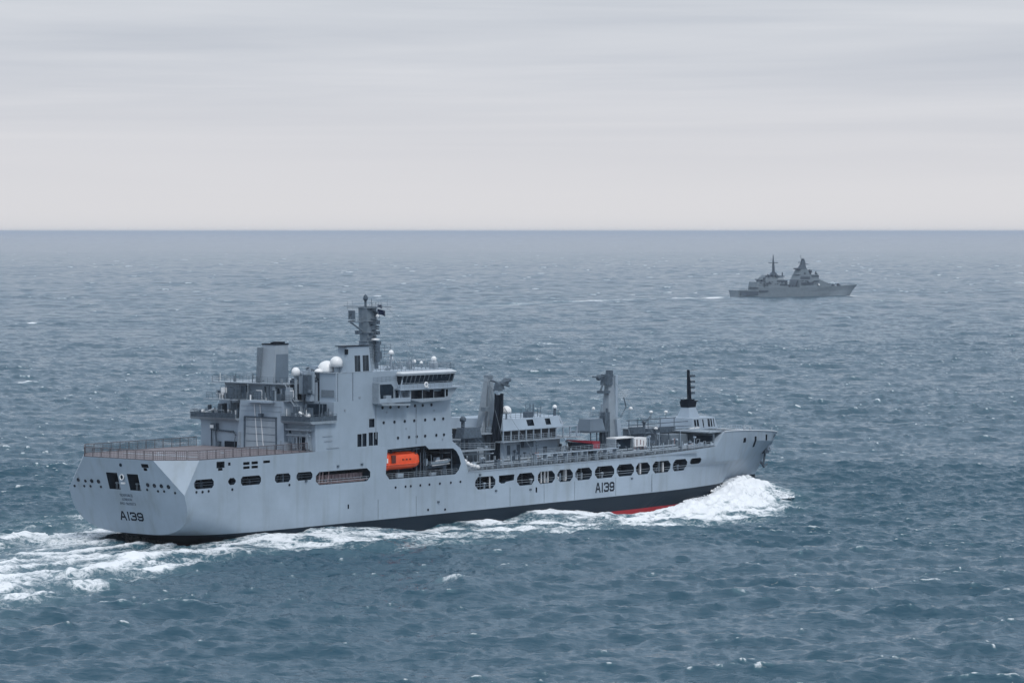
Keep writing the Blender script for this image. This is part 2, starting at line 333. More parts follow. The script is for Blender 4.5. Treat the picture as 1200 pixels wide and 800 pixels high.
def polar_mesh(rs, angs, wrap, detail):
    Rr, A = np.meshgrid(rs, angs, indexing='ij'); x = CX + Rr * np.cos(A); y = CY + Rr * np.sin(A)
    nr, na = Rr.shape; z, sx, sy, fo = surface(x, y)
    off = np.abs((A - YAW + PI) % (2 * PI) - PI); fade = sm(R(14.2), R(12.5), off) * sm(330, 390, Rr) * sm(60000, 30000, Rr)
    z = z * fade; x = x + sx * fade; y = y + sy * fade; fo = fo * sm(R(16), R(12), off) * (Rr > 330)
    co = np.stack([x, y, z], -1).reshape(-1, 3).astype(np.float32)
    i = np.arange(nr - 1)[:, None]; j = np.arange(na if wrap else na - 1)[None, :]; j2 = (j + 1) % na
    f = np.stack([i * na + j, (i + 1) * na + j, (i + 1) * na + j2, i * na + j2], -1).reshape(-1, 4).astype(np.int32)
    me = bpy.data.meshes.new('sea'); me.vertices.add(len(co)); me.vertices.foreach_set('co', co.ravel())
    me.loops.add(f.size); me.loops.foreach_set('vertex_index', f.ravel()); me.polygons.add(len(f))
    me.polygons.foreach_set('loop_start', np.arange(0, f.size, 4, dtype=np.int32)); me.polygons.foreach_set('loop_total', np.full(len(f), 4, np.int32))
    me.polygons.foreach_set('use_smooth', np.ones(len(f), bool)); me.update(calc_edges=True)
    at = me.attributes.new('foam', 'FLOAT', 'POINT'); at.data.foreach_set('value', fo.astype(np.float32).ravel())
    return me
rs = [2, 60, 140, 220, 280, 320, 345, 365]; r_ = 378.
while r_ < 9000: rs.append(r_); r_ += .5 if 588 < r_ < 800 else max(.8, r_ / 500)
while r_ < 26000: rs.append(r_); r_ *= 1.004
while r_ < 60000: rs.append(r_); r_ *= 1.02
rs += [80000, 110000, 160000]
dense = YAW + np.linspace(-R(12.6), R(12.6), 1240); coarse = YAW + np.concatenate([np.linspace(R(13.3), R(20), 8), np.linspace(R(26), 2 * PI - R(26), 50), np.linspace(2 * PI - R(20), 2 * PI - R(13.3), 8)])
sea_me = polar_mesh(np.array(rs), np.concatenate([dense, coarse]), True, 1)
sea = bpy.data.objects.new('sea', sea_me); COL.objects.link(sea); tag(sea, kind='structure')
sm_ = bpy.data.materials.new('sea_water'); sm_.use_nodes = True; t = sm_.node_tree; Nn = t.nodes; L2 = t.links
pb = Nn['Principled BSDF']; mo = Nn['Material Output']
pb.inputs['Base Color'].default_value = (.014, .060, .094, 1); pb.inputs['Roughness'].default_value = .12; pb.inputs['IOR'].default_value = 1.333
gm = Nn.new('ShaderNodeNewGeometry')
def noise(scale, detail=4, rough=.55, stretch=None, dist=0, rot=0):
    m_ = Nn.new('ShaderNodeMapping'); L2.new(gm.outputs['Position'], m_.inputs[0]); m_.inputs['Rotation'].default_value = (0, 0, rot); m_.inputs['Scale'].default_value = stretch or (1, 1, 1)
    n_ = Nn.new('ShaderNodeTexNoise'); n_.inputs['Scale'].default_value = scale; n_.inputs['Detail'].default_value = detail; n_.inputs['Roughness'].default_value = rough; n_.inputs['Distortion'].default_value = dist
    if rot:
        m_.inputs['Scale'].default_value = (1, 1, 1); m2_ = Nn.new('ShaderNodeMapping'); m2_.inputs['Scale'].default_value = stretch; L2.new(m_.outputs[0], m2_.inputs[0]); m_ = m2_
    L2.new(m_.outputs[0], n_.inputs[0]); return n_.outputs[0]
def math_(op, a, b=None, c=None):
    n_ = Nn.new('ShaderNodeMath'); n_.operation = op
    for i, v in enumerate((a, b, c)):
        if v is None: continue
        if isinstance(v, (int, float)): n_.inputs[i].default_value = v
        else: L2.new(v, n_.inputs[i])
    return n_.outputs[0]
bn = noise(.85, 4, .55, (1.7, .5, 1), .25, -WDIR); bump = Nn.new('ShaderNodeBump'); bump.inputs['Strength'].default_value = 1.0; bump.inputs['Distance'].default_value = .17; L2.new(bn, bump.inputs['Height'])
bn2 = noise(.27, 3, .5, (1.6, .5, 1), .3, -WDIR + .25); bump2 = Nn.new('ShaderNodeBump'); bump2.inputs['Strength'].default_value = 1.0; bump2.inputs['Distance'].default_value = .42; L2.new(bn2, bump2.inputs['Height']); L2.new(bump2.outputs[0], bump.inputs['Normal'])
L2.new(bump.outputs[0], pb.inputs['Normal'])
at = Nn.new('ShaderNodeAttribute'); at.attribute_name = 'foam'
fn = noise(.9, 7, .68, None, 1.2); web = math_('ABSOLUTE', math_('SUBTRACT', noise(.30, 5, .62, None, 1.5), .5)); web = math_('SUBTRACT', 1, math_('MULTIPLY', web, 7)); web = math_('MAXIMUM', web, 0)
tex = math_('ADD', math_('ADD', math_('MULTIPLY', fn, .55), math_('MULTIPLY', web, .26)), math_('MULTIPLY', noise(.20, 3, .6, None, 1.5), .35))
fac = Nn.new('ShaderNodeMapRange'); fac.interpolation_type = 'SMOOTHSTEP'; L2.new(math_('ADD', tex, at.outputs['Fac']), fac.inputs[0]); fac.inputs[1].default_value = .92; fac.inputs[2].default_value = 1.42
fb = Nn.new('ShaderNodeBsdfPrincipled'); fb.inputs['Base Color'].default_value = (.80, .83, .86, 1); fb.inputs['Roughness'].default_value = .8
fbump = Nn.new('ShaderNodeBump'); fbump.inputs['Distance'].default_value = .35; fbump.inputs['Strength'].default_value = .9; L2.new(fn, fbump.inputs['Height']); L2.new(fbump.outputs[0], fb.inputs['Normal'])
ms = Nn.new('ShaderNodeMixShader'); L2.new(fac.outputs[0], ms.inputs[0]); L2.new(pb.outputs[0], ms.inputs[1]); L2.new(fb.outputs[0], ms.inputs[2]); L2.new(ms.outputs[0], mo.inputs[0])
# aerated water under the foam is paler
ar = Nn.new('ShaderNodeMix'); ar.data_type = 'RGBA'; L2.new(math_('MINIMUM', math_('MULTIPLY', at.outputs['Fac'], .8), .8), ar.inputs[0]); ar.inputs[6].default_value = (.014, .060, .094, 1); ar.inputs[7].default_value = (.10, .20, .23, 1); L2.new(ar.outputs[2], pb.inputs['Base Color'])
sea_me.materials.append(sm_)
M['foam'] = mat('sea_foam', (.80, .83, .86), .85, .06, 1.5)[0]

# ------------------------------------------------------------------ haze
hz = MB().box(-170000, 170000, -170000, 170000, -8, 62)
hm_ = bpy.data.materials.new('haze_air'); hm_.use_nodes = True; ht = hm_.node_tree; ht.nodes.remove(ht.nodes['Principled BSDF'])
pv = ht.nodes.new('ShaderNodeVolumePrincipled'); pv.inputs['Color'].default_value = (.79, .865, .98, 1); pv.inputs['Density'].default_value = 4.0e-5; pv.inputs['Anisotropy'].default_value = .1
ht.links.new(pv.outputs[0], ht.nodes['Material Output'].inputs['Volume']); M['haze'] = hm_
hzo = hz.build('haze', 'haze'); tag(hzo, kind='stuff')

# ================================================================== THE SUPPLY SHIP
SHIP = empty('supply_ship'); tag(SHIP, 'large grey replenishment ship in the foreground with black boot topping and hull number A139', 'ship')
K = .314
def rake(z): return -(z - 9.62) * K
# ---- hull loft: list of sections, each a list of (x, y, z) from the keel out and up to the deck edge (port, y>0)
def stern_sec(s):   # s = distance forward of the transom plane
    t_ = min(1, s / 45.); zb = 2.05 - 7 * min(1, s / 38) ** 1.1; zs = 9.3 - 7.3 * min(1, s / 60) ** .8
    p = []
    e = 3.0 + 3.0 * t_
    for k in range(13):
        th = PI / 2 * k / 12; y = 14.3 * math.sin(th) ** (2 / e); z = zs - (zs - zb) * math.cos(th) ** (2 / e) if k < 12 else zs; p.append((y, z))
    return p
secs = []
for s in (0, 1.2, 6, 12, 20, 30, 42, 55, 71.5, 73.9, 75.2, 76.0, 90, 110, 128):
    p = [(s + rake(z) * max(0, 1 - s / 10) if s > 1.5 else (rake(z) + s), y, z) for y, z in stern_sec(s)]
    if s == 0: up = [(rake(9.62), 14.3, 9.62), (rake(15.5), 8.6, 15.5)]
    elif s == 1.2: up = [(1.2, 14.3, 9.62), (3.68, 14.3, 15.5)]
    else:
        zt = interp([(71.5, 15.5), (73.9, 14.0), (75.2, 11.7), (76.0, 9.62)], s)
        up = [(s, 14.3, 9.62 if zt > 9.7 else 9.0), (s, 14.3, zt)]
    secs.append(p + up)
def bow_sec(x, yb, ykn, zkn, yt, zt, xs=0, keel=-5):
    """yb half breadth at boot top, (ykn,zkn) knuckle under the flare, (yt,zt) deck edge"""
    zz = zt - 2.1; yk2 = yt - .05
    q_ = max(0, min(1, (x - 160) / 12)); m_ = lambda a, b: a + (b - a) * q_; g0, g1, g2 = m_(.05, .30), m_(.22, .60), m_(.45, .86)
    row = [(0, keel), (yb * .4, keel), (yb * .7, keel + .4), (yb * .85, keel + 1), (yb * .93, -2.6), (yb * .97, -1.5), (yb * .99, 0), (yb, 1.2), (yb, 2.1), (yb + (ykn - yb) * g0, 2.1 + (zkn - 2.1) * .3), (yb + (ykn - yb) * g1, 2.1 + (zkn - 2.1) * .6), (yb + (ykn - yb) * g2, 2.1 + (zkn - 2.1) * .86), (ykn, zkn), (yk2, zz), (yt, zt)]
    return [(x + xs * max(0, (z - 2.1)) / (zt - 2.1) if z > 2.1 else x, y, z) for y, z in row]
BOW = [(140, 14.0, 14.25, 7.5, 14.3, 9.85), (150, 12.9, 13.6, 7.2, 13.9, 10.1), (158, 11.5, 12.6, 7.0, 13.1, 10.3), (158.6, 11.4, 12.5, 7.0, 13.05, 10.8), (161.5, 10.8, 12.0, 7.0, 12.7, 13.15),
       (166, 8.9, 11.3, 6.9, 12.0, 13.1), (171, 6.0, 9.7, 6.8, 10.9, 12.9), (176, 3.4, 7.8, 6.7, 9.4, 12.6), (181, 1.5, 5.7, 6.6, 7.7, 12.3), (186, .45, 3.6, 6.6, 5.9, 11.95)]
for b_ in BOW: secs.append(bow_sec(*b_))
secs.append(bow_sec(189.4, .25, 1.5, 6.6, 3.9, 11.55, xs=2.4)); secs.append(bow_sec(190.4, .05, .35, 6.6, 1.9, 11.1, xs=5.8)); secs.append(bow_sec(190.7, .01, .02, 6.6, .25, 10.8, xs=8.1))
nP = len(secs[0]); hv = []; hf = []
for sct in secs:
    hv += [(x, y, z) for x, y, z in sct] + [(x, -y, z) for x, y, z in sct[1:]]
W_ = 2 * nP - 1
def idx(i, j, side): return i * W_ + (j if side > 0 or j == 0 else nP + j - 1)
for i in range(len(secs) - 1):
    for sgn in (1, -1):
        for j in range(nP - 1):
            a, b_, c, d = idx(i, j, sgn), idx(i, j + 1, sgn), idx(i + 1, j + 1, sgn), idx(i + 1, j, sgn)
            if i == 0 and j >= nP - 2: fl = [(a, b_, c), (a, c, d)]
            else: fl = [(a, b_, c, d)]
            for q in fl: hf.append(q if sgn < 0 else tuple(reversed(q)))
    hf.append((idx(i, nP - 1, 1), idx(i + 1, nP - 1, 1), idx(i + 1, nP - 1, -1), idx(i, nP - 1, -1)))   # decks
last_ = len(secs) - 1
hf.append(tuple([idx(0, j, 1) for j in range(nP - 1, 0, -1)] + [idx(0, j, -1) for j in range(0, nP)]))
hf.append(tuple([idx(last_, j, -1) for j in range(nP - 1, 0, -1)] + [idx(last_, j, 1) for j in range(0, nP)]))
hull_mb = MB(); hull_mb.add(hv, hf)
hull = hull_mb.build('hull', 'hull', SHIP, ['hull', 'dark', 'deck', 'gdeck'])
bmh = bmesh.new(); bmh.from_mesh(hull.data); bmesh.ops.remove_doubles(bmh, verts=bmh.verts, dist=.004); bmesh.ops.triangulate(bmh, faces=bmh.faces); bmesh.ops.recalc_face_normals(bmh, faces=bmh.faces); bmh.to_mesh(hull.data); bmh.free()
for p in hull.data.polygons:
    cz = p.center.z
    if p.normal.z > .9 and cz > 9: p.material_index = 2 if p.center.x < 34 else 3
# ---- openings in the hull
cut = MB()
def cut_side(poly, depth): cut.prism(poly, 1, -16.5, -14.3 + depth)
MIDW = [(78.1, 84.1), (90.7, 96.0), (97.0, 102.4), (103.2, 108.1), (108.9, 114.2), (115.2, 121.5), (122.3, 128.0), (128.7, 133.4), (134.3, 140.5), (141.4, 146.7)]
for a, b_ in MIDW: cut_side(octo(a, b_, 6.0, 8.36, .75, .85), 5)
cut_side([(85.2, 8.3), (89.9, 8.3), (89.7, 7.2), (87.3, 7.0), (86.9, 6.75), (85.9, 6.75), (85.2, 7.1)], 4.5)
cut_side(octo(147.8, 152.0, 7.1, 8.3, .3, .5), 3)
for x0, x1, z0, z1 in [(2.4, 7.2, 10.55, 12.15), (10.8, 12.7, 10.8, 12.0), (14.0, 19.1, 10.5, 12.1), (22.7, 26.7, 10.5, 12.05), (28.3, 32.5, 10.55, 12.0)]: cut_side(octo(x0, x1, z0, z1, .45), 4)
cut_side(octo(33.4, 48.1, 9.45, 11.8, .7, .9), 5)
cut_side([(52.4, 10.4), (53.4, 9.4), (72.2, 9.3), (73.2, 10.0), (73.9, 11.2), (73.4, 12.6), (72.5, 13.7), (71.6, 14.2), (64.6, 14.4), (63.6, 15.1), (52.9, 14.9)], 7.5)
for x0, x1, z0, z1 in [(7.9, 9.9, 13.9, 15.0), (8.3, 9.4, 13.45, 13.88), (10.8, 11.4, 14.2, 14.75), (14.6, 16.2, 14.1, 14.6), (16.7, 18.3, 14.1, 14.6), (14.6, 16.2, 13.4, 13.85), (16.7, 18.3, 13.4, 13.85), (19.7, 21.4, 14.15, 14.6), (96.4, 96.9, 4.4, 5.4), (41.9, 42.3, 4.7, 5.5)]:
    cut_side([(x0, z0), (x1, z0), (x1, z1), (x0, z1)], 1.2 if x1 - x0 > .8 else .35)
# transom ports (raked pockets)
def cut_aft(y0, y1, z0, z1, depth=4):
    cut.hexa([(rake(z0) - 2, y0, z0), (rake(z0) + depth, y0, z0), (rake(z0) + depth, y1, z0), (rake(z0) - 2, y1, z0), (rake(z1) - 2, y0, z1), (rake(z1) + depth, y0, z1), (rake(z1) + depth, y1, z1), (rake(z1) - 2, y1, z1)])
cut_aft(1.15, 3.9, 9.95, 12.9); cut_aft(-3.95, -1.25, 9.95, 12.85)
cut_aft(-7.1, -5.4, 14.15, 14.8, 1.5); cut_aft(-6.6, -5.75, 13.6, 14.1, .8)
# bow mooring ports, cut square through the flared plating
for x0, x1, z0, z1, yh in [(171.0, 172.6, 10.3, 11.3, 10.6), (178.3, 179.7, 8.9, 11.2, 7.6), (186.6, 188.0, 9.8, 11.1, 4.4), (194.1, 194.8, 10.0, 10.7, 1.4)]:
    cut.prism([(x0, z0), (x1, z0), (x1, z1), (x0, z1)], 1, -16, -yh + 1.9)
boolean(hull, cut, ['hull', 'dark', 'deck', 'gdeck'])
bmh = bmesh.new(); bmh.from_mesh(hull.data)
for e_ in bmh.edges: e_.smooth = len(e_.link_faces) == 2 and e_.calc_face_angle(9) < R(17)
for f_ in bmh.faces: f_.smooth = True
bmh.to_mesh(hull.data); bmh.free()
cap_ = MB()
for sg in (1, -1): cap_.tube([(x + (2.4 if x == 189.4 else 5.8 if x == 190.4 else 8.1 if x == 190.7 else 0), sg * yt, zt + .05) for (x, yt, zt) in [(161.5, 12.7, 13.15), (166, 12.0, 13.1), (171, 10.9, 12.9), (176, 9.4, 12.6), (181, 7.7, 12.3), (186, 5.9, 11.95), (189.4, 3.9, 11.55), (190.4, 1.9, 11.1), (190.7, .25, 10.8)]], .16, 6)
cap_.build('pale_edge_strip', 'pale', hull)  # pale tube draws the bright edge line of the forecastle


# ---- naval lettering made of flat strokes
def strokes(ch):
    return {'A': [[(0, 0), (.42, 1), (.58, 1), (1, 0)], [(.2, .34), (.8, .34)]], '1': [[(.5, 0), (.5, 1)]],
            '3': [[(.05, .95), (.75, .95), (.95, .8), (.95, .62), (.78, .52), (.35, .52)], [(.78, .52), (.95, .4), (.95, .2), (.75, .05), (.05, .05), (.0, .18)], [(.05, .95), (.0, .82)]],
            '9': [[(.95, .5), (.25, .45), (.05, .58), (.05, .82), (.25, .95), (.75, .95), (.95, .82), (.95, .2), (.75, .05), (.2, .05), (.05, .18)]]}[ch]
def number(name, txt, org, ux, uz, nrm, w, h, gap, sw, parent, m='black'):
    mb = MB(); x = 0; org, ux, uz, nrm = map(Vector, (org, ux, uz, nrm)); lift = 0
    for ch in txt:
        cw = w * (.45 if ch == '1' else 1)
        for st in strokes(ch):
            for p, q in zip(st, st[1:]):
                p = Vector((p[0] * cw + x, p[1] * h)); q = Vector((q[0] * cw + x, q[1] * h)); d = (q - p).normalized() * sw / 2; n_ = Vector((-d.y, d.x)); p = p - d * .8; q = q + d * .8
                lift += .0006
                c4 = [p - n_, q - n_, q + n_, p + n_]
                P3 = [org + ux * c.x + uz * c.y + nrm * (.012 + lift) for c in c4] ; P0 = [v - nrm * .06 for v in P3]
                mb.hexa(P0 + P3)
        x += cw + gap
    return mb.build(name, m, parent)
number('hull_number', 'A139', (115.5, -14.3, 3.3), (1, 0, 0), (0, 0, 1), (0, -1, 0), 1.35, 1.7, .42, .36, hull)
tn = Vector((-1, 0, -K)).normalized(); tz = Vector((-K, 0, 1))
number('hull_number', 'A139', Vector((rake(4.55), 2.75, 4.55)), (0, -1, 0), tz, tn, 1.3, 1.36, .36, .30, hull)
def text3(name, txt, org, ux, uz, size, width, parent, m):
    cu = bpy.data.curves.new(name, 'FONT'); cu.body = txt; cu.size = size * 1.35; cu.extrude = .015; cu.align_x = 'CENTER'
    o = bpy.data.objects.new(name, cu); COL.objects.link(o); bpy.context.view_layer.update()
    me = bpy.data.meshes.new_from_object(o.evaluated_get(bpy.context.evaluated_depsgraph_get())); bpy.data.objects.remove(o)
    ux = Vector(ux).normalized(); uz = Vector(uz).normalized(); n_ = ux.cross(uz)
    xs = [v.co.x for v in me.vertices]; k = width / (max(xs) - min(xs))
    for v in me.vertices: c = v.co.copy(); v.co = Vector(org) + ux * c.x * k + uz * c.y + n_ * (c.z + .02)
    me.materials.append(M[m]); q = bpy.data.objects.new(name, me); COL.objects.link(q); q.parent = parent; return q
for txt, z, w in [('TIDEFORCE', 8.75, 3.2), ('LONDON', 8.0, 2.3), ('IMO 9655573', 7.25, 3.8)]:
    text3('lettering', txt, (rake(z), .15, z), (0, -1, 0), tz, .5, w, hull, 'dgrey')

# ---- portholes: rim and glass proud of the plating
def porthole(x, y, z, ax, r=.24, sx=1):
    mb = MB()
    if ax == 1: mb.lathe((x, y, z), [(.01, -.02), (r * .8, -.02), (r * .8, -.09), (r * 1.15, -.09), (r * 1.15, .05)], 10, 1)
    else: mb.lathe((x, y, z), [(.01, -.02), (r * .8, -.02), (r * .8, -.09), (r * 1.15, -.09), (r * 1.15, .05)], 10, 0)
    return mb
proto = None
def put_port(x, y, z, ax, r, parent):
    o = porthole(0, 0, 0, ax, r).build('porthole', 'glass', parent); o.location = (x, y, z); return o
P_side = None
def ports(lst, y, ax, r, parent):
    first = None
    for x, z in lst:
        if first is None: first = put_port(x, y, z, ax, r, parent)
        else:
            c = first.copy(); COL.objects.link(c); c.parent = parent; c.location = (x, y, z)
ports([(x, 7.8) for x in (55.1, 57.9, 59.4, 62.1, 64.7, 67.7, 70.9, 73.7)], -14.3, 1, .2, hull)
ports([(64.3, 3.1), (69.2, 2.85), (2.9, 10.05), (4.4, 10.0), (5.9, 10.05), (11.8, 10.0), (26.4, 9.95)], -14.3, 1, .2, hull)
first = None
for y, z, r in [(11.4, 11.2, .3), (9.6, 11.1, .24), (8.0, 11.15, .33), (6.3, 11.15, .33), (-5.9, 11.1, .33), (-7.5, 11.05, .33), (-9.2, 11.05, .33), (-10.9, 11.0, .33), (12.7, 10.05, .2), (10.2, 10.15, .2), (8.6, 10.2, .2), (6.0, 10.2, .2), (-5.5, 10.25, .2), (-8.1, 10.1, .2), (-9.6, 10.15, .2), (-12.2, 10.0, .2)]:
    q = put_port(rake(z), y, z, 0, r, hull); q.rotation_euler = (0, math.atan(K) * -1, 0)
# panama fairlead between the transom ports
fl_ = MB(); fl_.lathe((rake(12.2) - .05, 0, 12.2), [(.38, -.05), (.55, -.05), (.55, -.22), (.40, -.22), (.38, .1)], 14, 0); fl_.box(rake(11.4) - .25, rake(11.4), -.45, .45, 11.0, 11.3); fl_.build('fairlead', 'white', hull)
fd = MB(); fd.lathe((rake(12.2), 0, 12.2), [(.01, -.12), (.5, -.12), (.5, .05)], 12, 0); fd.lathe((rake(14.4), -.3, 14.4), [(.01, -.12), (.3, -.12), (.3, .05)], 8, 0); build_split(fd, 'fairlead_mouth', 'dark', hull)
# mooring gear seen in the transom ports
mg = MB()
for y in (1.6, 2.4, 3.2, -1.8, -2.7, -3.4): mg.lathe((1.0, y, 9.97), [(.2, 0), (.2, .9), (.32, .9), (.3, 1.15), (.01, 1.15)], 8)
mg.box(2.0, 3.2, 1.4, 3.6, 10, 11.2); mg.box(2.0, 3.2, -3.7, -1.5, 10, 11.0)
build_split(mg, 'mooring_gear', 'grey2', hull)
# welded plate seams, rubbing strake and overflow pipes on the side
st_ = MB()
for x in (50.2, 60.9, 88.5, 99.0, 108.6, 121.9, 134.0): st_.box(x, x + .16, -14.36, -14.29, 2.3, 5.9)
st_.box(76, 150, -14.39, -14.05, 9.42, 9.56)
build_split(st_, 'plate_seam', 'grey2', hull)
pd = MB()
for x, z in [(94.5, 4.9), (67, 4.2), (84, 5.3), (127, 5.2), (45.5, 12.4), (39, 12.4), (79.2, 8.6), (30.5, 10.2)]: pd.box(x, x + .5, -14.5, -14.28, z, z + .35)
build_split(pd, 'side_fitting', 'dgrey', hull)

# ---- fittings seen inside the midships openings
def bay(x0, x1, z0, z1, seed, d0=-13.9, d1=-11.6):
    r = random.Random(seed); mb = MB(); w = x1 - x0
    for k in range(r.randint(3, 5)):
        x = x0 + .5 + r.random() * (w - 1); y = d0 + r.random() * (d1 - d0)
        q = r.random()
        if q < .4: mb.tube([(x, y, z0), (x, y, z1)], .05 + .10 * r.random(), 6)
        elif q < .7: ww = .25 + .5 * r.random(); mb.box(x - ww / 2, x + ww / 2, y, y + .6, z0, z0 + .5 + r.random() * 1.1)
        else: mb.lathe((x, y, z0 + .0), [(.25, 0), (.25, .8), (.4, .85), (.35, 1.1), (.01, 1.15)], 10)
    for k in (.55, 1.0): mb.tube([(x0, -14.12, z0 + k), (x1, -14.12, z0 + k)], .035, 4)
    for k in range(3): y = d1 + .5; mb.tube([(x0, y, z0 + .7 + .5 * k), (x1, y, z0 + .7 + .5 * k)], .07, 6)
    return mb
for i, (a, b_) in enumerate(MIDW):
    bay(a, b_, 6.02, 8.34, 40 + i).build('deck_fitting', 'grey2' if i % 3 else 'grey', hull)
for i, (a, b_, z0, z1) in enumerate([(2.4, 7.2, 10.57, 12.1), (14.1, 19.1, 10.52, 12.05), (22.8, 26.7, 10.52, 12.0), (28.4, 32.5, 10.57, 11.95)]):
    bay(a, b_, z0, z1, 90 + i).build('mooring_gear', 'dgrey', hull)
wh = MB()
for x in (98.0, 99.2, 100.3, 101.3): wh.box(x, x + .28, -13.4, -13.2, 6.02, 8.34)
wh.box(107.0, 107.6, -13.2, -12.6, 6.02, 8.34); wh.box(138.7, 139.0, -13.6, -13.3, 6.02, 8.0); wh.box(131.2, 131.6, -13.4, -13.1, 6.02, 8.2); wh.box(82.9, 83.1, -13.9, -13.7, 6.02, 8.2)
wh.lathe((103.9, -13.7, 6.7), [(.18, 0), (.38, 0), (.38, -.15), (.18, -.15), (.18, 0)], 14, 1)
build_split(wh, 'deck_post', 'white', hull)
ln = MB(); ln.box(34.4, 47.4, -12.6, -12.4, 9.9, 11.0)
for k in range(14): ln.box(34.6 + k * .95, 35.3 + k * .95, -12.75, -12.6, 10.1, 10.95)
ln.box(34.0, 47.5, -13.6, -12.7, 9.5, 9.6); ln.tube([(34, -14.15, 9.85), (47.6, -14.15, 9.85)], .05, 5)
for x in (34.8, 35.6, 37.2): ln.tube([(x, -13.7, 9.46), (x + .3, -13.7, 11.7)], .12, 6)
ln.build('accommodation_ladder', 'rust', hull)
lf = MB(); lf.tube([(33.8, -14.12, 9.9), (47.9, -14.12, 9.9)], .05, 4); lf.tube([(33.8, -14.12, 10.3), (47.9, -14.12, 10.3)], .04, 4)
for k in range(9): lf.tube([(34.5 + 1.6 * k, -14.12, 9.5), (34.5 + 1.6 * k, -14.12, 10.3)], .04, 4)
lf.build('railing', 'grey2', hull)
# boat bay interior
bb = MB()
for x in (53.2, 57.8, 62.9, 63.7, 66.3, 71.6): bb.box(x, x + .35, -12.6 if x < 63 else -11.5, -12.2 if x < 63 else -11.0, 9.35, 14.5)
bb.box(53.0, 63.2, -13.2, -12.9, 14.4, 14.7); bb.tube([(55, -12.8, 14.5), (55, -14.0, 14.6), (55, -13.2, 14.0)], .14, 6); bb.tube([(61, -12.8, 14.5), (61, -14.0, 14.6), (61, -13.2, 14.0)], .14, 6)
bb.box(66, 72.5, -10.5, -9.8, 9.35, 10.7); bb.box(70.3, 71.3, -12.9, -11.6, 9.35, 12.2)
for x in (63.3, 64.2, 64.8, 72.3): bb.tube([(x, -13.4, 9.35), (x + .1, -13.2, 13.8)], .10, 6)
bb.build('boat_davit', 'dgrey', hull)
br = MB().rail([(52.8, -14.15, 9.42), (73.0, -14.15, 9.32)], 1.0, 1.5, .035, 3); br.build('railing', 'grey2', hull)
bx = MB().box(56.6, 58.2, -13.6, -13.0, 9.45, 10.2); bx.box(65.8, 67.2, -13.9, -13.2, 9.4, 9.85); build_split(bx, 'equipment_locker', 'grey', hull)

# ---- superstructure
sup_mb = MB()
sup_poly = [(33.3, 15.502), (71.45, 15.502), (71.0, 20), (70.8, 24.202), (43.5, 24.202), (38.2, 24.2), (38.2, 20.6), (33.3, 20.6)]
sup_mb.prism(sup_poly, 1, -14.3, 14.3)
sup = sup_mb.build('superstructure', 'grey', SHIP, ['grey', 'glass'])
sc_ = MB()
for x0, x1, z0, z1 in [(47.8, 49.3, 19.2, 20.75), (44.6, 45.75, 15.8, 18.1), (45.95, 47.1, 15.8, 18.15), (47.7, 48.85, 15.85, 18.25), (49.05, 50.2, 15.85, 18.25)]:
    sc_.box(x0, x1, -15, -14.0, z0, z1)
boolean(sup, sc_, ['grey', 'glass'])
# upper casing, bridge block, stern hangar centre
up = MB(); up.prism([(43.5, 24.2), (70.8, 24.2), (70.4, 29.3), (43.5, 29.3)], 1, -14.3, -9.2)
up.prism([(52, 24.2), (70.8, 24.2), (70.4, 29.3), (52, 29.3)], 1, -9.203, 1.5); up.prism([(63, 24.2), (70.8, 24.2), (70.4, 29.3), (63, 29.3)], 1, 1.497, 14.3)
upo = up.build('bridge_house', 'grey', sup, ['grey', 'glass'])
ln_ = MB(); ln_.box(43.5, 62, -9.0, 12, 24.21, 27.2); ln_.box(36.2, 43.4, -4.6, 11.0, 24.21, 27.1); ln_.build('upper_deckhouse', 'grey', sup)
pl = MB(); pl.box(34.2, 43.4, -6.4, 12.6, 27.2, 27.36); pl.box(43.42, 62.5, -9.1, 12.6, 27.2, 27.36); pl.build('funnel_deck', 'grey2', sup)
hc = MB(); hc.prism([(-7.6, 15.51), (4.2, 15.51), (3.3, 24.3), (-7.4, 24.3)], 0, 32.3, 38.18); hc.build('hangar', 'grey', sup)
hl = MB(); hl.box(33.0, 33.32, 4.2, 12.0, 15.51, 20.4); build_split(hl, 'hangar_side_bulkhead', 'grey', sup)
# hangar door with guide lines
hd = MB(); hd.prism([(-5.6, 15.53), (2.2, 15.53), (1.6, 21.2), (-5.5, 21.2)], 0, 32.22, 32.31); hdo = hd.build('hangar_door', 'funnel', SHIP)
hs = MB()
for z in (16.9, 18.2, 19.5, 20.7): hs.box(32.18, 32.22, -5.55, 1.8, z, z + .07)
hs.box(32.12, 32.3, -5.8, -5.55, 15.53, 21.3); hs.box(32.12, 32.3, 2.0, 2.3, 15.53, 21.3); hs.box(32.0, 32.3, -5.8, 2.1, 21.2, 21.45); hs.box(31.6, 32.2, -2.6, -1.8, 21.3, 22.0)
hs.build('door_frame', 'dgrey', hdo)
wl = MB()
for ya, yb in ((-1.1, -.1), (-2.6, -1.5)): wl.hexa([(32.17, ya, 16.0), (32.21, ya, 16.0), (32.21, ya + .16, 16.0), (32.17, ya + .16, 16.0), (32.17, yb - .3, 23.6), (32.21, yb - .3, 23.6), (32.21, yb - .14, 23.6), (32.17, yb - .14, 23.6)])
wl.build('approach_line', 'white', hdo)
vt = MB()
for z in (22.4, 23.3): vt.box(32.24, 32.3, -7.0, 3.0, z, z + .06)
vt.box(32.2, 32.3, -6.9, -6.6, 15.6, 17.2); vt.box(31.9, 32.3, 3.2, 3.6, 16, 18.5); build_split(vt, 'hangar_trim', 'grey2', sup)
# control shelf above the door
cs = MB(); cs.box(30.9, 32.3, -5.4, .9, 24.0, 24.35); cs.build('flight_control_shelf', 'grey', sup)
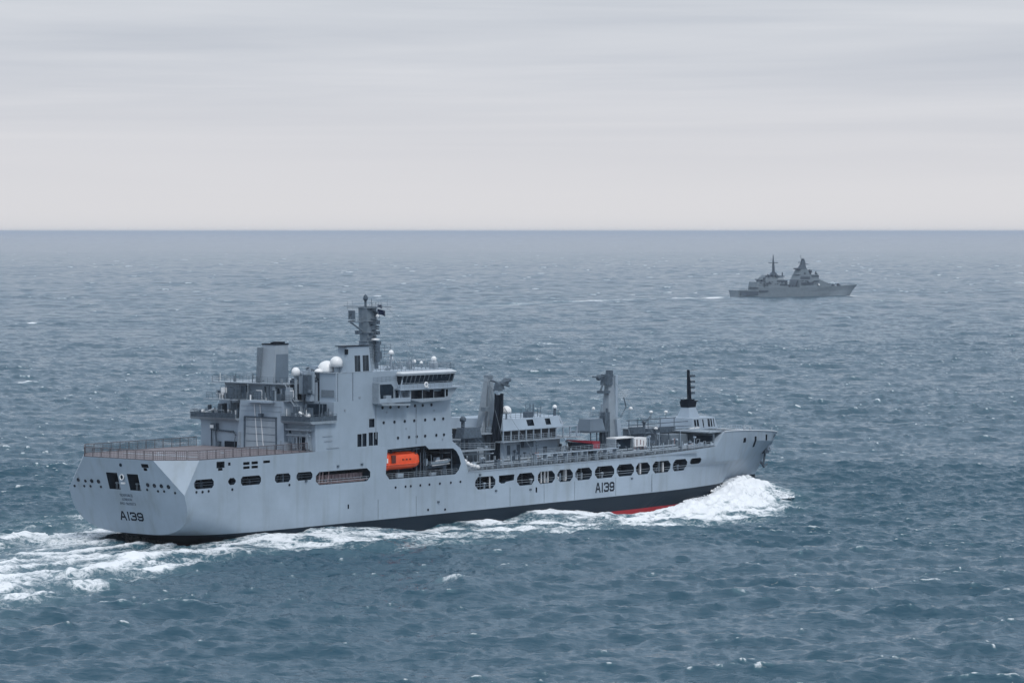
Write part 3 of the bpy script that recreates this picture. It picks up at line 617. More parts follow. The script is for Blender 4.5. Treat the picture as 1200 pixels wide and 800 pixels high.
# side wings (sponsons) beside the hangar
for (y0, y1) in ((-14.9, -7.6), (3.6, 15.2)):
    sp_ = MB(); sp_.prism([(31.2, 20.9), (38.6, 20.9), (38.2, 20.45), (31.8, 20.45)], 1, y0, y1); sp_.build('hangar_wing', 'grey2', sup)
    yo = y0 if y0 < 0 else y1
    rl = MB().rail([(31.3, y0 + .1, 20.9), (31.3, y1 - .1, 20.9)], 1.2, 1.2, .04, 4); rl.rail([(31.3, yo * .993, 20.9), (38.5, yo * .993, 20.9)], 1.2, 1.2, .04, 4); rl.build('railing', 'dgrey', sup)
    nt_ = MB(); nt_.box(31.34, 31.37, y0 + .2, y1 - .2, 20.92, 21.75); nt_.box(31.4, 38.4, yo * .992 - .015, yo * .992 + .015, 20.92, 21.75); nt_.build('rail_screen', 'dgrey', sup)
    r = random.Random(5 if y0 < 0 else 6); eq = MB(); eqw = MB()
    for k in range(16):
        x = 32 + r.random() * 5.6; y = y0 + .9 + r.random() * (y1 - y0 - 1.9); h = .7 + r.random() * 2.0; w = .3 + r.random() * .8
        (eq.box(x - w / 2, x + w / 2, y - w / 2, y + w / 2, 20.9, 20.9 + h, w * .1, w * .1) if r.random() < .6 else eq.tube([(x, y, 20.9), (x + .2, y, 20.9 + h * 1.3)], .1, 6))
    for k in range(3): x = 32.2 + k * 1.7; y = (y0 + 1.2 + k * 1.6) if y0 < 0 else (y1 - 2.5 - 1.7 * k); eqw.lathe((x, y, 21.9), [(.01, -.35), (.3, -.3), (.36, 0), (.3, .3), (.01, .35)], 10)
    eqw.tube([(33, y1 - 2.2, 21.6), (33.2, y1 - 4.6, 22.4)] if y0 > 0 else [(32.5, -12.6, 21.9), (32.4, -11.2, 22.5)], .2, 8)
    build_split(eq, 'wing_equipment', 'dgrey', sup); build_split(eqw, 'searchlight', 'white', sup)
    wo = MB(); wo.prism([(y0 + .5, 20.45), (y1 - .5, 20.45), (y1 - 1.6, 19.6), (y0 + 1.6, 19.6)], 0, 33.31, 33.9); wo.build('wing_bracket', 'grey2', sup)
# gear in front of the starboard lower bulkhead
lb = MB(); lb.box(32.2, 33.28, -13.9, -7.9, 19.2, 19.5); lb.box(31.9, 33.28, -8.6, -7.8, 15.52, 17.0)
r = random.Random(12)
for k in range(14):
    y = -13.6 + r.random() * 5.4; h = .6 + r.random() * 3; lb.box(32.4 + r.random() * .4, 33.28, y, y + .25 + r.random() * .5, 15.6 + r.random(), 15.7 + h) if k % 2 else lb.tube([(32.7, y, 15.52), (32.7, y, 16.5 + h)], .09, 6)
lb.tube([(32.5, -8, 18.3), (32.5, -13.8, 18.3)], .14, 6); lb.tube([(32.4, -13.2, 15.5), (32.4, -13.2, 19.6), (32.0, -14.0, 20.2)], .12, 6); lb.build('bulkhead_gear', 'grey2', sup)
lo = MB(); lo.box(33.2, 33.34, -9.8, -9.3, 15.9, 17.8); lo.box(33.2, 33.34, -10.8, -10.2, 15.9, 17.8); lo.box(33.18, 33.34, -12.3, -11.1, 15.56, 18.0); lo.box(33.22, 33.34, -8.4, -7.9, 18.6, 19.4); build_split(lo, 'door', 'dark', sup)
lp = MB(); lp.box(32.6, 33.1, 4.8, 7.6, 15.52, 16.6); lp.build('firefighting_locker', 'black', sup)
lg = MB(); lg.tube([(32.7, 11.0, 15.5), (32.7, 11.0, 18.6), (32.7, 5.5, 18.4), (32.4, 4.6, 17.8)], .16, 6); lg.tube([(32.5, 4.8, 17.6), (32.5, 5.0, 15.5)], .08, 6); lg.box(32.2, 33.0, 9.4, 10.8, 18.6, 19.8); lg.tube([(32.6, 9.6, 15.5), (32.6, 9.9, 18.5)], .15, 6); lg.box(32.3, 33, 8.8, 9.6, 15.5, 16.5); lg.build('deck_crane', 'dgrey', sup)
lw = MB(); lw.box(32.15, 32.9, 10.0, 10.9, 18.9, 19.5); lw.build('floodlight', 'white', lb and sup)
# equipment deck around the funnel
r = random.Random(3); ge = MB(); gd = MB(); gw = MB()
for k in range(46):
    x = 33.0 + r.random() * 2.2; y = -9.5 + r.random() * 20.5; h = .5 + r.random() * 2.0; w = .25 + r.random() * .7; mbx = ge if r.random() < .55 else gd
    if -5.4 < y < 1: x += 1.0
    mbx.box(x, x + w, y, y + w * 1.2, 24.32, 24.32 + h) if r.random() < .65 else mbx.tube([(x, y, 24.3), (x, y, 24.3 + h * 1.3)], .08, 6)
for y in (8.2, -8.2): gw.box(33.3, 34.2, y, y + .9, 25.0, 26.3)
build_split(ge, 'ventilator', 'grey2', sup); build_split(gd, 'deck_machinery', 'dgrey', sup); build_split(gw, 'equipment_locker', 'white', sup)
r = random.Random(51); f1 = MB(); f2_ = MB(); f3 = MB()
def clutter(n, x0, x1, y0, y1, z, hmax):
    for k in range(n):
        x = x0 + r.random() * (x1 - x0); y = y0 + r.random() * (y1 - y0); h = .3 + r.random() * hmax; w = .12 + r.random() * .35; tgt = r.choices([f1, f2_, f3], [5, 5, 1.4])[0]
        q_ = r.random()
        if q_ < .45: tgt.box(x, x + w, y, y + w, z, z + h * .7)
        elif q_ < .8: tgt.tube([(x, y, z), (x, y, z + h)], .06, 5)
        else: tgt.tube([(x, y, z + h * .6), (x, y + 1.4, z + h * .6)], .06, 5); tgt.tube([(x, y, z), (x, y, z + h * .6)], .05, 4)
clutter(30, 31.4, 33.8, -9, 11.5, 24.36, 2.6); clutter(16, 34.5, 36, -6, 12, 27.38, 1.6); clutter(22, 31.6, 33, -14.4, -8, 20.92, 2.2); clutter(20, 31.6, 33, 4, 14.6, 20.92, 2.2); clutter(12, 37, 42, -6, -4.7, 27.38, 2.2)
build_split(f1, 'deck_fitting', 'grey2', SHIP); build_split(f2_, 'ventilator', 'dgrey', SHIP); build_split(f3, 'floodlight', 'white', SHIP)
dk = MB(); dk.box(32.3, 38.2, -8.0, 4.0, 24.28, 24.33); dk.box(31.6, 33.4, 3.9, 12, 24.12, 24.3); build_split(dk, 'hangar_roof_deck', 'grey2', sup)
rl = MB(); rl.rail([(32.4, -9.5, 24.3), (32.4, 12, 24.3)], 1.15, 1.5, .04, 4); rl.rail([(34.4, -6.2, 27.36), (34.4, 12.4, 27.36)], 1.1, 1.5, .035, 3); rl.rail([(34.4, -6.2, 27.36), (43, -6.2, 27.36)], 1.1, 1.5, .035, 3); rl.rail([(34.4, 12.4, 27.36), (60, 12.4, 27.36)], 1.1, 1.8, .035, 3); rl.build('railing', 'dgrey', sup)
ld = MB()   # inclined ladders
for (a, b_) in (((33.0, -11.8, 20.9), (33.4, -8.4, 24.3)), ((33.6, -9.0, 24.3), (34.0, -6.2, 27.3))):
    a = Vector(a); b_ = Vector(b_)
    for o_ in (0, .9): ld.tube([a + Vector((o_, 0, 0)), b_ + Vector((o_, 0, 0))], .07, 5)
    for k in range(12): p = a.lerp(b_, k / 12); ld.box(p.x, p.x + .9, p.y - .12, p.y + .12, p.z, p.z + .04)
build_split(ld, 'ladder', 'grey2', sup)
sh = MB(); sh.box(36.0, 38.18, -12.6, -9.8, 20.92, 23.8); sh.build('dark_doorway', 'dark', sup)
# machinery between funnel and intake trunk
r = random.Random(21); tm = MB(); tl = MB()
for k in range(44):
    x = 36.4 + r.random() * 6; y = -10.0 + r.random() * 5; h = 1 + r.random() * 4.2; w = .3 + r.random() * 1.0; mbx = tm if r.random() < .6 else tl
    mbx.box(x, x + w, y, y + w, 24.22 if k % 2 else 25.5, 25.0 + h) if r.random() < .6 else mbx.lathe((x, y, 24.3 + h), [(.01, 0), (.4, .1), (.5, .45), (.4, .85), (.01, .95)], 8)
tm.tube([(38.6, -8.8, 24.2), (38.6, -7.2, 30.2)], .12, 6); build_split(tm, 'uptake_machinery', 'dgrey', sup); build_split(tl, 'ventilator', 'grey', sup)
# intake trunk and tower
tr = MB(); tr.box(38.8, 43.3, -14.28, -10.3, 24.202, 29.3); tr.build('air_intake_trunk', 'grey', sup, ['grey'])
tg = MB(); tg.box(38.72, 38.8, -13.9, -10.8, 25.0, 26.3); tg.box(43.3, 43.5, -13.9, -10.4, 24.25, 29.28); tg.box(39.2, 39.35, -14.34, -14.26, 24.25, 29.28); build_split(tg, 'grille_shade_strip', 'mast', sup)  # forward strip paints the shadow at the trunk's edge as dark grey
tp = MB(); tp.box(38.6, 48.8, -14.32, -9.2, 29.303, 29.42); tp.build('radome_deck', 'grey2', sup)
tw = MB(); tw.prism([(41.0, -12.5), (41.9, -14.28), (48.5, -14.28), (49.0, -13.3), (48.5, -12.3), (41.6, -12.3)], 2, 29.42, 34.1, [(41.2, -12.7), (42.0, -14.1), (48.0, -14.1), (48.3, -13.3), (48.0, -12.4), (41.8, -12.4)])
two = tw.build('exhaust_tower', 'grey', SHIP, ['grey', 'glass'])
tcu = MB(); tcu.box(44.0, 45.5, -14.8, -13.95, 29.5, 32.4); tcu.box(46.2, 47.8, -14.8, -13.95, 29.5, 32.4); boolean(two, tcu, ['grey', 'glass'])
tt = MB(); tt.box(40.9, 48.4, -14.3, -12.2, 34.1, 34.22); tt.box(41.6, 42.2, -14.25, -13.9, 32.7, 33.6); tt.build('tower_cap', 'black', sup)
tls = MB()
for x in (44.4, 44.8, 45.2, 46.6, 47.0, 47.4): tls.box(x - .03, x + .03, -14.2, -14.12, 29.5, 32.4)
build_split(tls, 'louvre', 'mast', two)
# radomes
def radome(x, y, z, r, drum, base, ped=.2):
    e_ = empty('radome', (x, y, base), 0, sup)
    MB().dome((0, 0, z - base), r, drum).build('radome_cover', 'white', e_)
    MB().tube([(0, 0, 0), (0, 0, z - drum - base)], ped, 8).build('pedestal', 'grey2', e_); return e_
def radome1(x, y, z, r, drum, base, ped=.2):
    MB().dome((x, y, z), r, drum).build('radome', 'white', sup); MB().tube([(x, y, base), (x, y, z - drum)], ped, 8).build('radome_pedestal', 'grey2', sup)
radome1(40.7, -12.7, 31.2, 1.15, .75, 29.42, .5)
rd_ = MB(); rd_.dome((40.9, -10.2, 29.75), 1.75, .3); rd_.build('radome', 'white', sup); MB().lathe((39.0, -9.9, 29.43), [(.01, 0), (.85, 0), (.8, .3), (.4, .6), (.01, .7)], 12).build('radome', 'white', sup)
radome1(35.6, -7.4, 29.6, .78, .75, 24.3, .3); radome1(57.7, -11, 32.5, .5, .35, 29.4, .14); radome1(58.2, -10.6, 31.4, .38, .2, 29.4, .12)
radome1(63.7, -11.5, 30.7, .35, .3, 29.4, .1); radome1(65.7, -11.5, 30.4, .32, .2, 29.4, .1)
radome1(69.9, -11, 31.0, .5, .5, 29.0, .18); MB().lathe((69.9, -11, 29.1), [(.85, 0), (.9, 1.1), (.4, 1.5), (.01, 1.5)], 12).build('dome_base', 'grey2', sup)
# funnel
fu = MB(); A_ = [(35.2, -2.4), (43.2, -2.4), (44.0, -1.6), (44.0, 1.4), (43.2, 2.2), (35.2, 2.2)]; B_ = [(36.6, -2.2), (40.9, -2.2), (41.4, -1.6), (41.4, 1.0), (40.9, 1.5), (36.6, 1.5)]
A_ = [(35.0, -2.3), (39.2, -2.3), (39.6, -1.7), (39.6, 1.2), (39.2, 1.7), (35.2, 1.7)]; B_ = [(35.8, -2.2), (39.2, -2.2), (39.6, -1.7), (39.6, .9), (39.2, 1.3), (36.0, 1.3)]
fu.prism(A_, 2, 27.36, 34.3, B_); fuo = fu.build('funnel', 'funnel', SHIP)
fc = MB(); fc.prism([(x * 1.0 + (x - 38) * .05, y * 1.05) for x, y in B_], 2, 34.3, 34.5); fc.box(36.2, 37.4, -1.4, -.6, 34.5, 34.75); fc.box(38.0, 39.2, -1.4, .6, 34.5, 34.8); fc.build('funnel_cap', 'black', fuo)
fg = MB(); fg.prism([(.9, 27.5), (1.85, 27.5), (1.5, 33.8), (.9, 33.8)], 0, 34.9, 36.4); fg.build('louvre_shade_strip', 'mast', fuo)  # dark strip: louvre slot, plus shade of the rounded port edge as colour
fh = MB(); fh.hexa([(35.6, -2.36, 27.5), (39.1, -2.36, 27.5), (39.1, -2.2, 27.5), (35.6, -2.2, 27.5), (36.0, -2.29, 32.6), (39.1, -2.29, 32.6), (39.1, -2.1, 32.6), (36.0, -2.1, 32.6)]); fh.build('side_panel', 'rigd', fuo)
# ---- bridge
bd = MB()
bo = [(55.5, -15.3), (68.5, -15.6), (71.0, -15.2), (73.6, -12), (74.2, 0), (73.6, 12), (71.0, 15.2), (63.5, 15.3), (63.2, 2), (55.5, 2)]
def sc2(k, dx=0): return [(62 + (x - 62) * k + dx, y * k) for x, y in bo]
bd.prism(sc2(.968), 2, 25.2, 26.75, sc2(.980)); bdo = bd.build('bridge', 'grey', SHIP)
bw = MB(); bw.prism(sc2(.975), 2, 26.75, 28.35, sc2(.997)); bwo = bw.build('bridge_window_band', 'glass', bdo)
bm_ = MB()
for k in range(13):
    x = 55.9 + k * 1.22; bm_.hexa([(x, -15.04, 26.75), (x + .07, -15.04, 26.75), (x + .07, -14.8, 26.75), (x, -14.8, 26.75), (x, -15.62, 28.36), (x + .1, -15.62, 28.36), (x + .1, -15.3, 28.36), (x, -15.3, 28.36)])
build_split(bm_, 'window_mullion', 'mast', bdo)
brf = MB(); brf.prism(sc2(1.012), 2, 28.35, 28.75, sc2(1.025)); brf.prism(sc2(1.025), 2, 28.753, 29.15, sc2(.97)); brf.build('bridge_roof', 'pale', bdo)
bwk = MB(); bwk.prism([(54.2, -16.3), (72.5, -16.4), (74.5, -13), (75.0, -10), (72, -10), (55, -14.2)], 2, 25.75, 25.95); bwk.build('bridge_wing_walkway', 'grey', bdo)
brl = MB().rail([(54.3, -16.25, 25.95), (72.4, -16.35, 25.95), (74.4, -13.1, 25.95)], 1.1, 1.2, .03, 3); brl.build('railing', 'grey2', bdo)
blw = MB(); blw.prism([(57.3, 25.74), (70.9, 25.74), (68.6, 23.5), (60.5, 23.35), (57.3, 24.0)], 1, -15.9, -14.302); blwo = blw.build('lower_bridge_bay', 'grey2', bdo, ['grey2', 'glass'])
bcut = MB()
for a in (57.7, 60.95, 64.2): bcut.box(a, a + 3.1, -16.2, -15.0, 24.05, 25.6)
bcut.box(67.6, 68.2, -16.2, -15.2, 24.2, 25.5); boolean(blwo, bcut, ['grey2', 'glass'])
lr = MB(); lr.lathe((61.2, -16.5, 26.6), [(.28, 0), (.55, 0), (.55, -.12), (.28, -.12), (.28, 0)], 16, 1); lr.box(61.4, 62.0, -16.5, -16.42, 26.0, 26.25)
lro = lr.build('lifebuoy', 'white'); tag(lro, 'white lifebuoy hung on the railing outside the bridge windows', 'lifebuoy')
# balcony abaft the bridge
bl = MB(); bl.prism([(48.8, 23.6), (57.6, 23.2), (57.4, 22.85), (50, 23.1)], 1, -15.9, -14.302); bl.box(48.7, 49.0, -15.9, -14.3, 23.5, 27.3); bl.build('balcony', 'grey2', sup)
blp = MB(); blp.box(48.9, 57.5, -15.95, -15.85, 23.6, 24.4); blp.build('balcony_bulwark', 'grey', sup)
bld = MB(); bld.prism(octo(50.2, 54.5, 23.75, 26.9, .6), 1, -14.36, -14.2); bld.box(55.2, 55.9, -14.36, -14.2, 23.8, 26); bld.build('doorway_shade', 'dark', sup)  # dark slabs put the shade of the open recess into colour
blg = MB(); blg.tube([(54.6, -15.6, 24), (55.8, -15.4, 27.6)], .12, 6); blg.tube([(55.6, -15.6, 24), (54.4, -15.2, 27.4)], .09, 6); blg.box(51.2, 52.6, -15.5, -14.8, 23.6, 24.9); blg.tube([(49.5, -15.6, 23.5), (49.3, -15.3, 27.2)], .09, 5); blg.rail([(48.9, -14.4, 27.3), (57, -14.4, 27.5)], 1, 1.1, .04, 3); blg.build('balcony_gear', 'grey', sup)
wv = MB()
for x, z, w, h in [(35.2, 18.1, 2.6, .08), (35.6, 17.2, 2.2, .08), (36.2, 15.9, 3.4, .08), (37, 22.0, .5, .5), (52.5, 21.6, .35, .35), (58, 18.4, .3, .3), (66, 21.4, .3, .3), (49.6, 17.0, .12, 9), (60.9, 15.6, .12, 7), (45.0, 24.6, .5, .35), (41, 22.4, .4, .4), (68.4, 15.9, .3, .3)]: wv.box(x, x + w, -14.40, -14.28, z, z + h)
build_split(wv, 'side_fitting', 'grey2', sup)
ports([(x, 22.65) for x in (51.5, 53.7, 56.0, 58.5, 60.6, 62.8, 65.3)], -14.3, 1, .25, sup)
ports([(x, 19.9) for x in (51.8, 54.8, 57.7, 60.4, 63.5, 66.2, 68.7)], -14.3, 1, .25, sup)
ports([(x, 16.9) for x in (55.8, 58.9, 61.1, 63.5, 66.7, 68.9)], -14.3, 1, .25, sup)
# monkey island: rails, lockers, aerials
mi = MB(); mi.rail([(50, -14.1, 29.32), (56, -14.1, 29.32)], 1.2, 1.2, .035, 3); mi.rail([(56.5, -14.6, 29.15), (71.5, -14.6, 29.1), (73.2, -9, 29.1), (73.2, 10, 29.1)], 1.2, 1.2, .035, 3)
mi.rail([(52.5, -8, 31.6), (61, -8, 31.6)], 2.3, 1.6, .05, 4); mi.rail([(52.5, -8, 29.3), (61, -8, 29.3)], 2.3, 2, .05, 2); mi.build('railing', 'dgrey', sup)
ma = MB(); r = random.Random(9)
for k in range(26):
    x = 50.5 + r.random() * 20; y = -13 + r.random() * 8; h = .8 + r.random() * 2.2; ma.tube([(x, y, 29.3), (x, y, 29.3 + h)], .05 + .05 * r.random(), 5)
    if k % 3 == 0: ma.box(x - .35, x + .35, y - .3, y + .3, 29.3, 29.3 + h * .55)
for x, y, h in [(61, -13, 8), (66.5, -12, 5.5), (47.8, -9.5, 5), (70.5, -4, 4.5)]: ma.tube([(x, y, 29.3), (x, y, 29.3 + h)], .035, 4)
build_split(ma, 'aerial', 'grey2', sup)
# ---- main mast
MX, MY = 60.2, -3.0
mm = MB(); mm.prism([(58.7, -4.4), (61.7, -4.4), (61.7, -1.6), (58.7, -1.6)], 2, 29.3, 34.4, [(59.0, -4.1), (61.4, -4.1), (61.4, -1.9), (59.0, -1.9)])
mm.prism([(59.2, -4.0), (61.3, -4.0), (61.6, -3), (61.3, -2), (59.2, -2), (58.9, -3)], 2, 34.4, 37.6, [(58.9, -4.1), (61.5, -4.1), (61.8, -3), (61.5, -1.9), (58.9, -1.9), (58.6, -3)]); mm.prism([(58.9, -4.1), (61.5, -4.1), (61.8, -3), (61.5, -1.9), (58.9, -1.9), (58.6, -3)], 2, 37.603, 40.6, [(58.7, -4.0), (61.6, -4.0), (61.8, -3), (61.6, -2), (58.7, -2), (58.5, -3)])
mast = mm.build('main_mast', 'mast', SHIP)
mp_ = MB()
for z, a, b_ in [(34.4, 1.7, .12), (36.0, 1.8, .12), (38.1, 1.75, .12), (40.6, 1.9, .14)]: mp_.lathe((MX, MY, z), [(.01, 0), (a, 0), (a, b_), (.01, b_)], 10)
mp_.box(55.0, 58.7, -3.4, -2.6, 38.0, 38.15); mp_.tube([(55.4, -3, 38.0), (58.7, -3, 36.4)], .16, 6); mp_.rail([(54.9, -3.4, 38.15), (58.4, -3.4, 38.15)], 1, .7, .04, 3)
mp_.rail([(58.6, -4.9, 40.7), (62, -4.9, 40.7)], 1.0, .8, .04, 2); mp_.build('mast_platform', 'mast', mast)
my_ = MB(); my_.tube([(54.4, -3, 40.8), (66.0, -3, 40.8)], .07, 5); my_.tube([(60.2, -9, 40.9), (60.2, 3, 40.9)], .07, 5)
for x in (54.6, 56, 63.8, 65.8): my_.tube([(x, -3, 40.2), (x, -3, 42.0)], .035, 4)
my_.build('yardarm', 'mast', mast)
mt = MB(); mt.tube([(59.6, -3, 40.7), (59.6, -3, 42.2)], .22, 8); mt.lathe((59.6, -3, 42.0), [(.01, 0), (.3, 0), (.48, .35), (.4, .8), (.18, 1.1), (.01, 1.2)], 10); mt.tube([(61.3, -3, 40.6), (61.3, -3, 42.4)], .05, 5); mt.build('mast_top_aerial', 'dgrey', mast)
mq = MB(); mq.box(55.3, 56.1, -3.5, -2.5, 38.6, 40.2); mq.box(55.1, 56.3, -3.3, -2.7, 38.15, 38.35)
for x, z in [(62.9, 37.9), (62.9, 35.9), (63.2, 34.0), (57.4, 36.1)]: s_ = 1 if x > 60 else -1; mq.box(x - .35, x + .35, -3.4, -2.6, z - .35, z + .35); mq.tube([(MX, -3, z - .3), (x, -3, z)], .14, 6)
mq.box(62.5, 63.1, -4, -3.4, 31, 32.4)
rm_ = random.Random(31)
for k in range(16):
    z = 34.8 + k * .36; x = 59 + rm_.random() * 2.4; w = .15 + .3 * rm_.random(); mq.box(x, x + w, -4.7 - rm_.random() * .4, -3.9, z, z + w * 1.2)
build_split(mq, 'mast_equipment', 'dgrey', mast)
mr = MB(); mr.lathe((60.5, -4.6, 34.55), [(.01, 0), (.85, .05), (.85, .3), (.01, .4)], 12); mr.lathe((60.8, -4.9, 38.8), [(.01, 0), (.3, .05), (.32, .5), (.01, .7)], 8); mr.build('navigation_radar', 'white', mast)
mz = MB(); mz.tube([(60.9, -4.8, 30.5), (60.9, -4.8, 34.4)], .5, 8); mz.build('mast_duct', 'dgrey', mast)
ms_ = MB()   # stays
for a, b_ in [((66, -3, 40.8), (72, -6, 29.2)), ((54.6, -3, 40.8), (47, -11, 34.1)), ((60.2, -3, 42.5), (40, 0, 34.5)), ((65, -3, 40.8), (93.8, -2, 26.0)), ((64, -3, 40.7), (66, -10, 29.4))]: ms_.tube([a, b_], .02, 3)
ms_.build('rigging', 'mast', mast)
fl = MB(); fv = []; fq = []
for i in range(9):
    for j in range(5): u = i / 8; v = j / 4; fv.append((63.0 + u * 2.3, -3 + .16 * math.sin(u * 7 + v), 40.45 - v * .95 - u * .55))
for i in range(8):
    for j in range(4): a = i * 5 + j; fq.append((a, a + 1, a + 6, a + 5))
fl.add(fv, fq, True)
flo = fl.build('flag', 'navy'); tag(flo, 'small dark blue flag flying from the main mast yardarm', 'flag')
fl2 = MB(); fl2.add([(x * .6 + 25.3, y, z * .6 + 17.0) for x, y, z in fv], fq, True); flo2 = fl2.build('flag', 'navy'); tag(flo2, 'small dark pennant just above the flag on the mast yardarm', 'flag')

# ---- flight deck
fdk = MB(); fdk.prism([(-1.6, -8.3), (4.0, -13.9), (33.2, -13.9), (33.2, 13.9), (4.0, 13.9), (-1.6, 8.3)], 2, 15.502, 15.56); fdo = fdk.build('flight_deck', 'deck', SHIP)
dm = MB()
for a in range(28):
    t0, t1 = 2 * PI * a / 28, 2 * PI * (a + 1) / 28
    dm.add([(16 + 6 * math.cos(t0), 6 * math.sin(t0), 15.566), (16 + 6 * math.cos(t1), 6 * math.sin(t1), 15.566), (16 + 5.7 * math.cos(t1), 5.7 * math.sin(t1), 15.566), (16 + 5.7 * math.cos(t0), 5.7 * math.sin(t0), 15.566)], [(0, 1, 2, 3)])
dm.box(4, 32, -.15, .15, 15.562, 15.57); dm.box(8, 9, -9, 9, 15.562, 15.568); dm.build('deck_marking', 'grey2', fdo)
def net(pts, name='safety_net'):
    mb = MB()
    for a, b_ in zip(pts, pts[1:]):
        a = Vector(a); b_ = Vector(b_); L = (b_ - a).length; n = max(1, round(L / 2.2)); u = (b_ - a) / n; uu = u.normalized()
        for i in range(n):
            p = a + u * i + uu * .12; q = a + u * (i + 1) - uu * .12; H = Vector((0, 0, 1.6))
            mb.tube([p, p + H, q + H, q, p], .085, 4)
            for k in range(1, 5): w_ = p.lerp(q, k / 5); mb.tube([w_, w_ + H], .03, 3, cap=False)
            for k in range(1, 4): mb.tube([p + H * k / 4, q + H * k / 4], .03, 3, cap=False)
    return mb.build(name, 'net', fdo)
net([(-1.8, 8.5, 15.55), (-1.8, -8.5, 15.55), (3.7, -14.1, 15.55), (31.5, -14.1, 15.55)])
net([(-1.8, 8.5, 15.55), (3.7, 14.1, 15.55), (32, 14.1, 15.55)])
# ---- main deck (midships)
DZ = 9.62
# low bulwark/rail along the starboard edge
mr_ = MB(); mr_.rail([(77, -14.0, DZ), (140, -14.0, DZ + .2), (150, -13.6, DZ + .45), (157.5, -12.9, DZ + .65)], 1.1, 1.6, .04, 3); mr_.rail([(77, 14.0, DZ), (140, 14.0, DZ + .2)], 1.1, 2.4, .04, 2); mr_.build('railing', 'grey2', SHIP)
pp = MB()
for i, (y, z, rr) in enumerate([(-12.6, .5, .16), (-12.1, .5, .16), (-11.6, .7, .22), (-10.9, .6, .16), (-9.8, 1.0, .25), (-8.9, .8, .16), (6, 1.0, .25), (7.5, .8, .2)]): pp.tube([(78 + i, y, DZ + z), (156 - i * 2, y, DZ + z + .25)], rr, 6)
for k in range(26): pp.box(79 + 3 * k, 79.25 + 3 * k, -12.9, -8.6, DZ, DZ + .4)
pp.build('deck_pipe', 'grey2', SHIP)
r = random.Random(77)
groups = {'rust': MB(), 'grey2': MB(), 'dgrey': MB(), 'grey': MB(), 'white': MB()}
for k in range(330):
    x = 77.5 + r.random() * 78; y = -13.3 + r.random() * 12; h = .4 + r.random() ** 2 * 2.2; w = .2 + r.random() * .9
    mk = r.choices(['rust', 'grey2', 'dgrey', 'grey', 'white'], [5, 6, 8, 5, .7])[0]
    if mk == 'rust' and not (86 < x < 108 or 124 < x < 152): mk = 'dgrey'
    g_ = groups[mk]; q = r.random()
    if mk == 'white': w *= .5; h = min(h, 1)
    if q < .4: g_.box(x, x + w, y, y + w * .8, DZ, DZ + h, .02)
    elif q < .6: g_.lathe((x, y, DZ + h), [(.01, 0), (w * .3, .05), (w * .45, .25), (w * .3, .5), (.01, .55)], 8); g_.tube([(x, y, DZ), (x, y, DZ + h)], .08, 5)
    elif q < .8: g_.tube([(x, y, DZ), (x, y, DZ + h), (x + w, y, DZ + h), (x + w, y, DZ)], .07, 5)
    else: g_.tube([(x, y, DZ + h * .6), (x + w * 3, y + w, DZ + h * .6)], .06, 5); g_.tube([(x, y, DZ), (x, y, DZ + h * .6)], .05, 4)
for mk, nm in [('rust', 'pipe_manifold'), ('grey2', 'deck_valve'), ('dgrey', 'deck_winch'), ('grey', 'deck_locker'), ('white', 'deck_fitting')]: build_split(groups[mk], nm, mk, SHIP)
fa_ = MB(); fb2 = MB(); r = random.Random(123)
for k in range(85):
    x = 78 + r.random() * 78; y = -13.2 + r.random() * 9; h = 1.4 + r.random() ** 2 * 3.2
    (fa_ if k % 2 else fb2).tube([(x, y, DZ), (x, y, DZ + h)], .05 + .07 * r.random(), 5)
    if k % 3 == 0: (fa_ if k % 2 else fb2).box(x - .2, x + .3, y - .2, y + .2, DZ + h, DZ + h + .3)
build_split(fa_, 'vent_post', 'dgrey', SHIP); build_split(fb2, 'davit_post', 'grey', SHIP)
rg_ = MB()
for a, b_ in [((95.8, -3, 26.2), (134.8, -3, 25.4)), ((95.5, -3, 25.5), (73.8, -8, 28.9)), ((134.8, -3, 25.2), (164.8, 0, 19.2)), ((134.5, -3.4, 24), (131, -12.8, 10.5)), ((95.4, -3.5, 25), (99.5, -12.8, 10.2)), ((95.4, -3.5, 24.6), (90, -12.8, 10.2)), ((134.8, -3.4, 25), (141, -12.6, 10.4)), ((94.5, -6.2, 25), (106, -8, 18.4))]: rg_.tube([a, b_], .035, 4)
build_split(rg_, 'rigging_wire', 'mast', SHIP)
# raised walkway along the side by the rigs
cw = MB(); cw.box(98, 124, -13.4, -12.2, DZ + 1.9, DZ + 2.05)
for k in range(9): cw.box(98 + k * 3.2, 98.15 + k * 3.2, -13.3, -12.3, DZ, DZ + 1.9)
cw.build('walkway', 'grey', SHIP)
rl = MB().rail([(98, -13.4, DZ + 2.05), (124, -13.4, DZ + 2.05)], 1.0, 1.4, .035, 3); rl.build('railing', 'grey2', SHIP)
# forward bulkhead steps of the superstructure front (galleries)
fg_ = MB()
for z in (13.2, 16.6, 20.0): fg_.box(71.4, 73.6, -12.5, 12.5, z, z + .15)
fg_.build('front_gallery', 'grey2', sup)
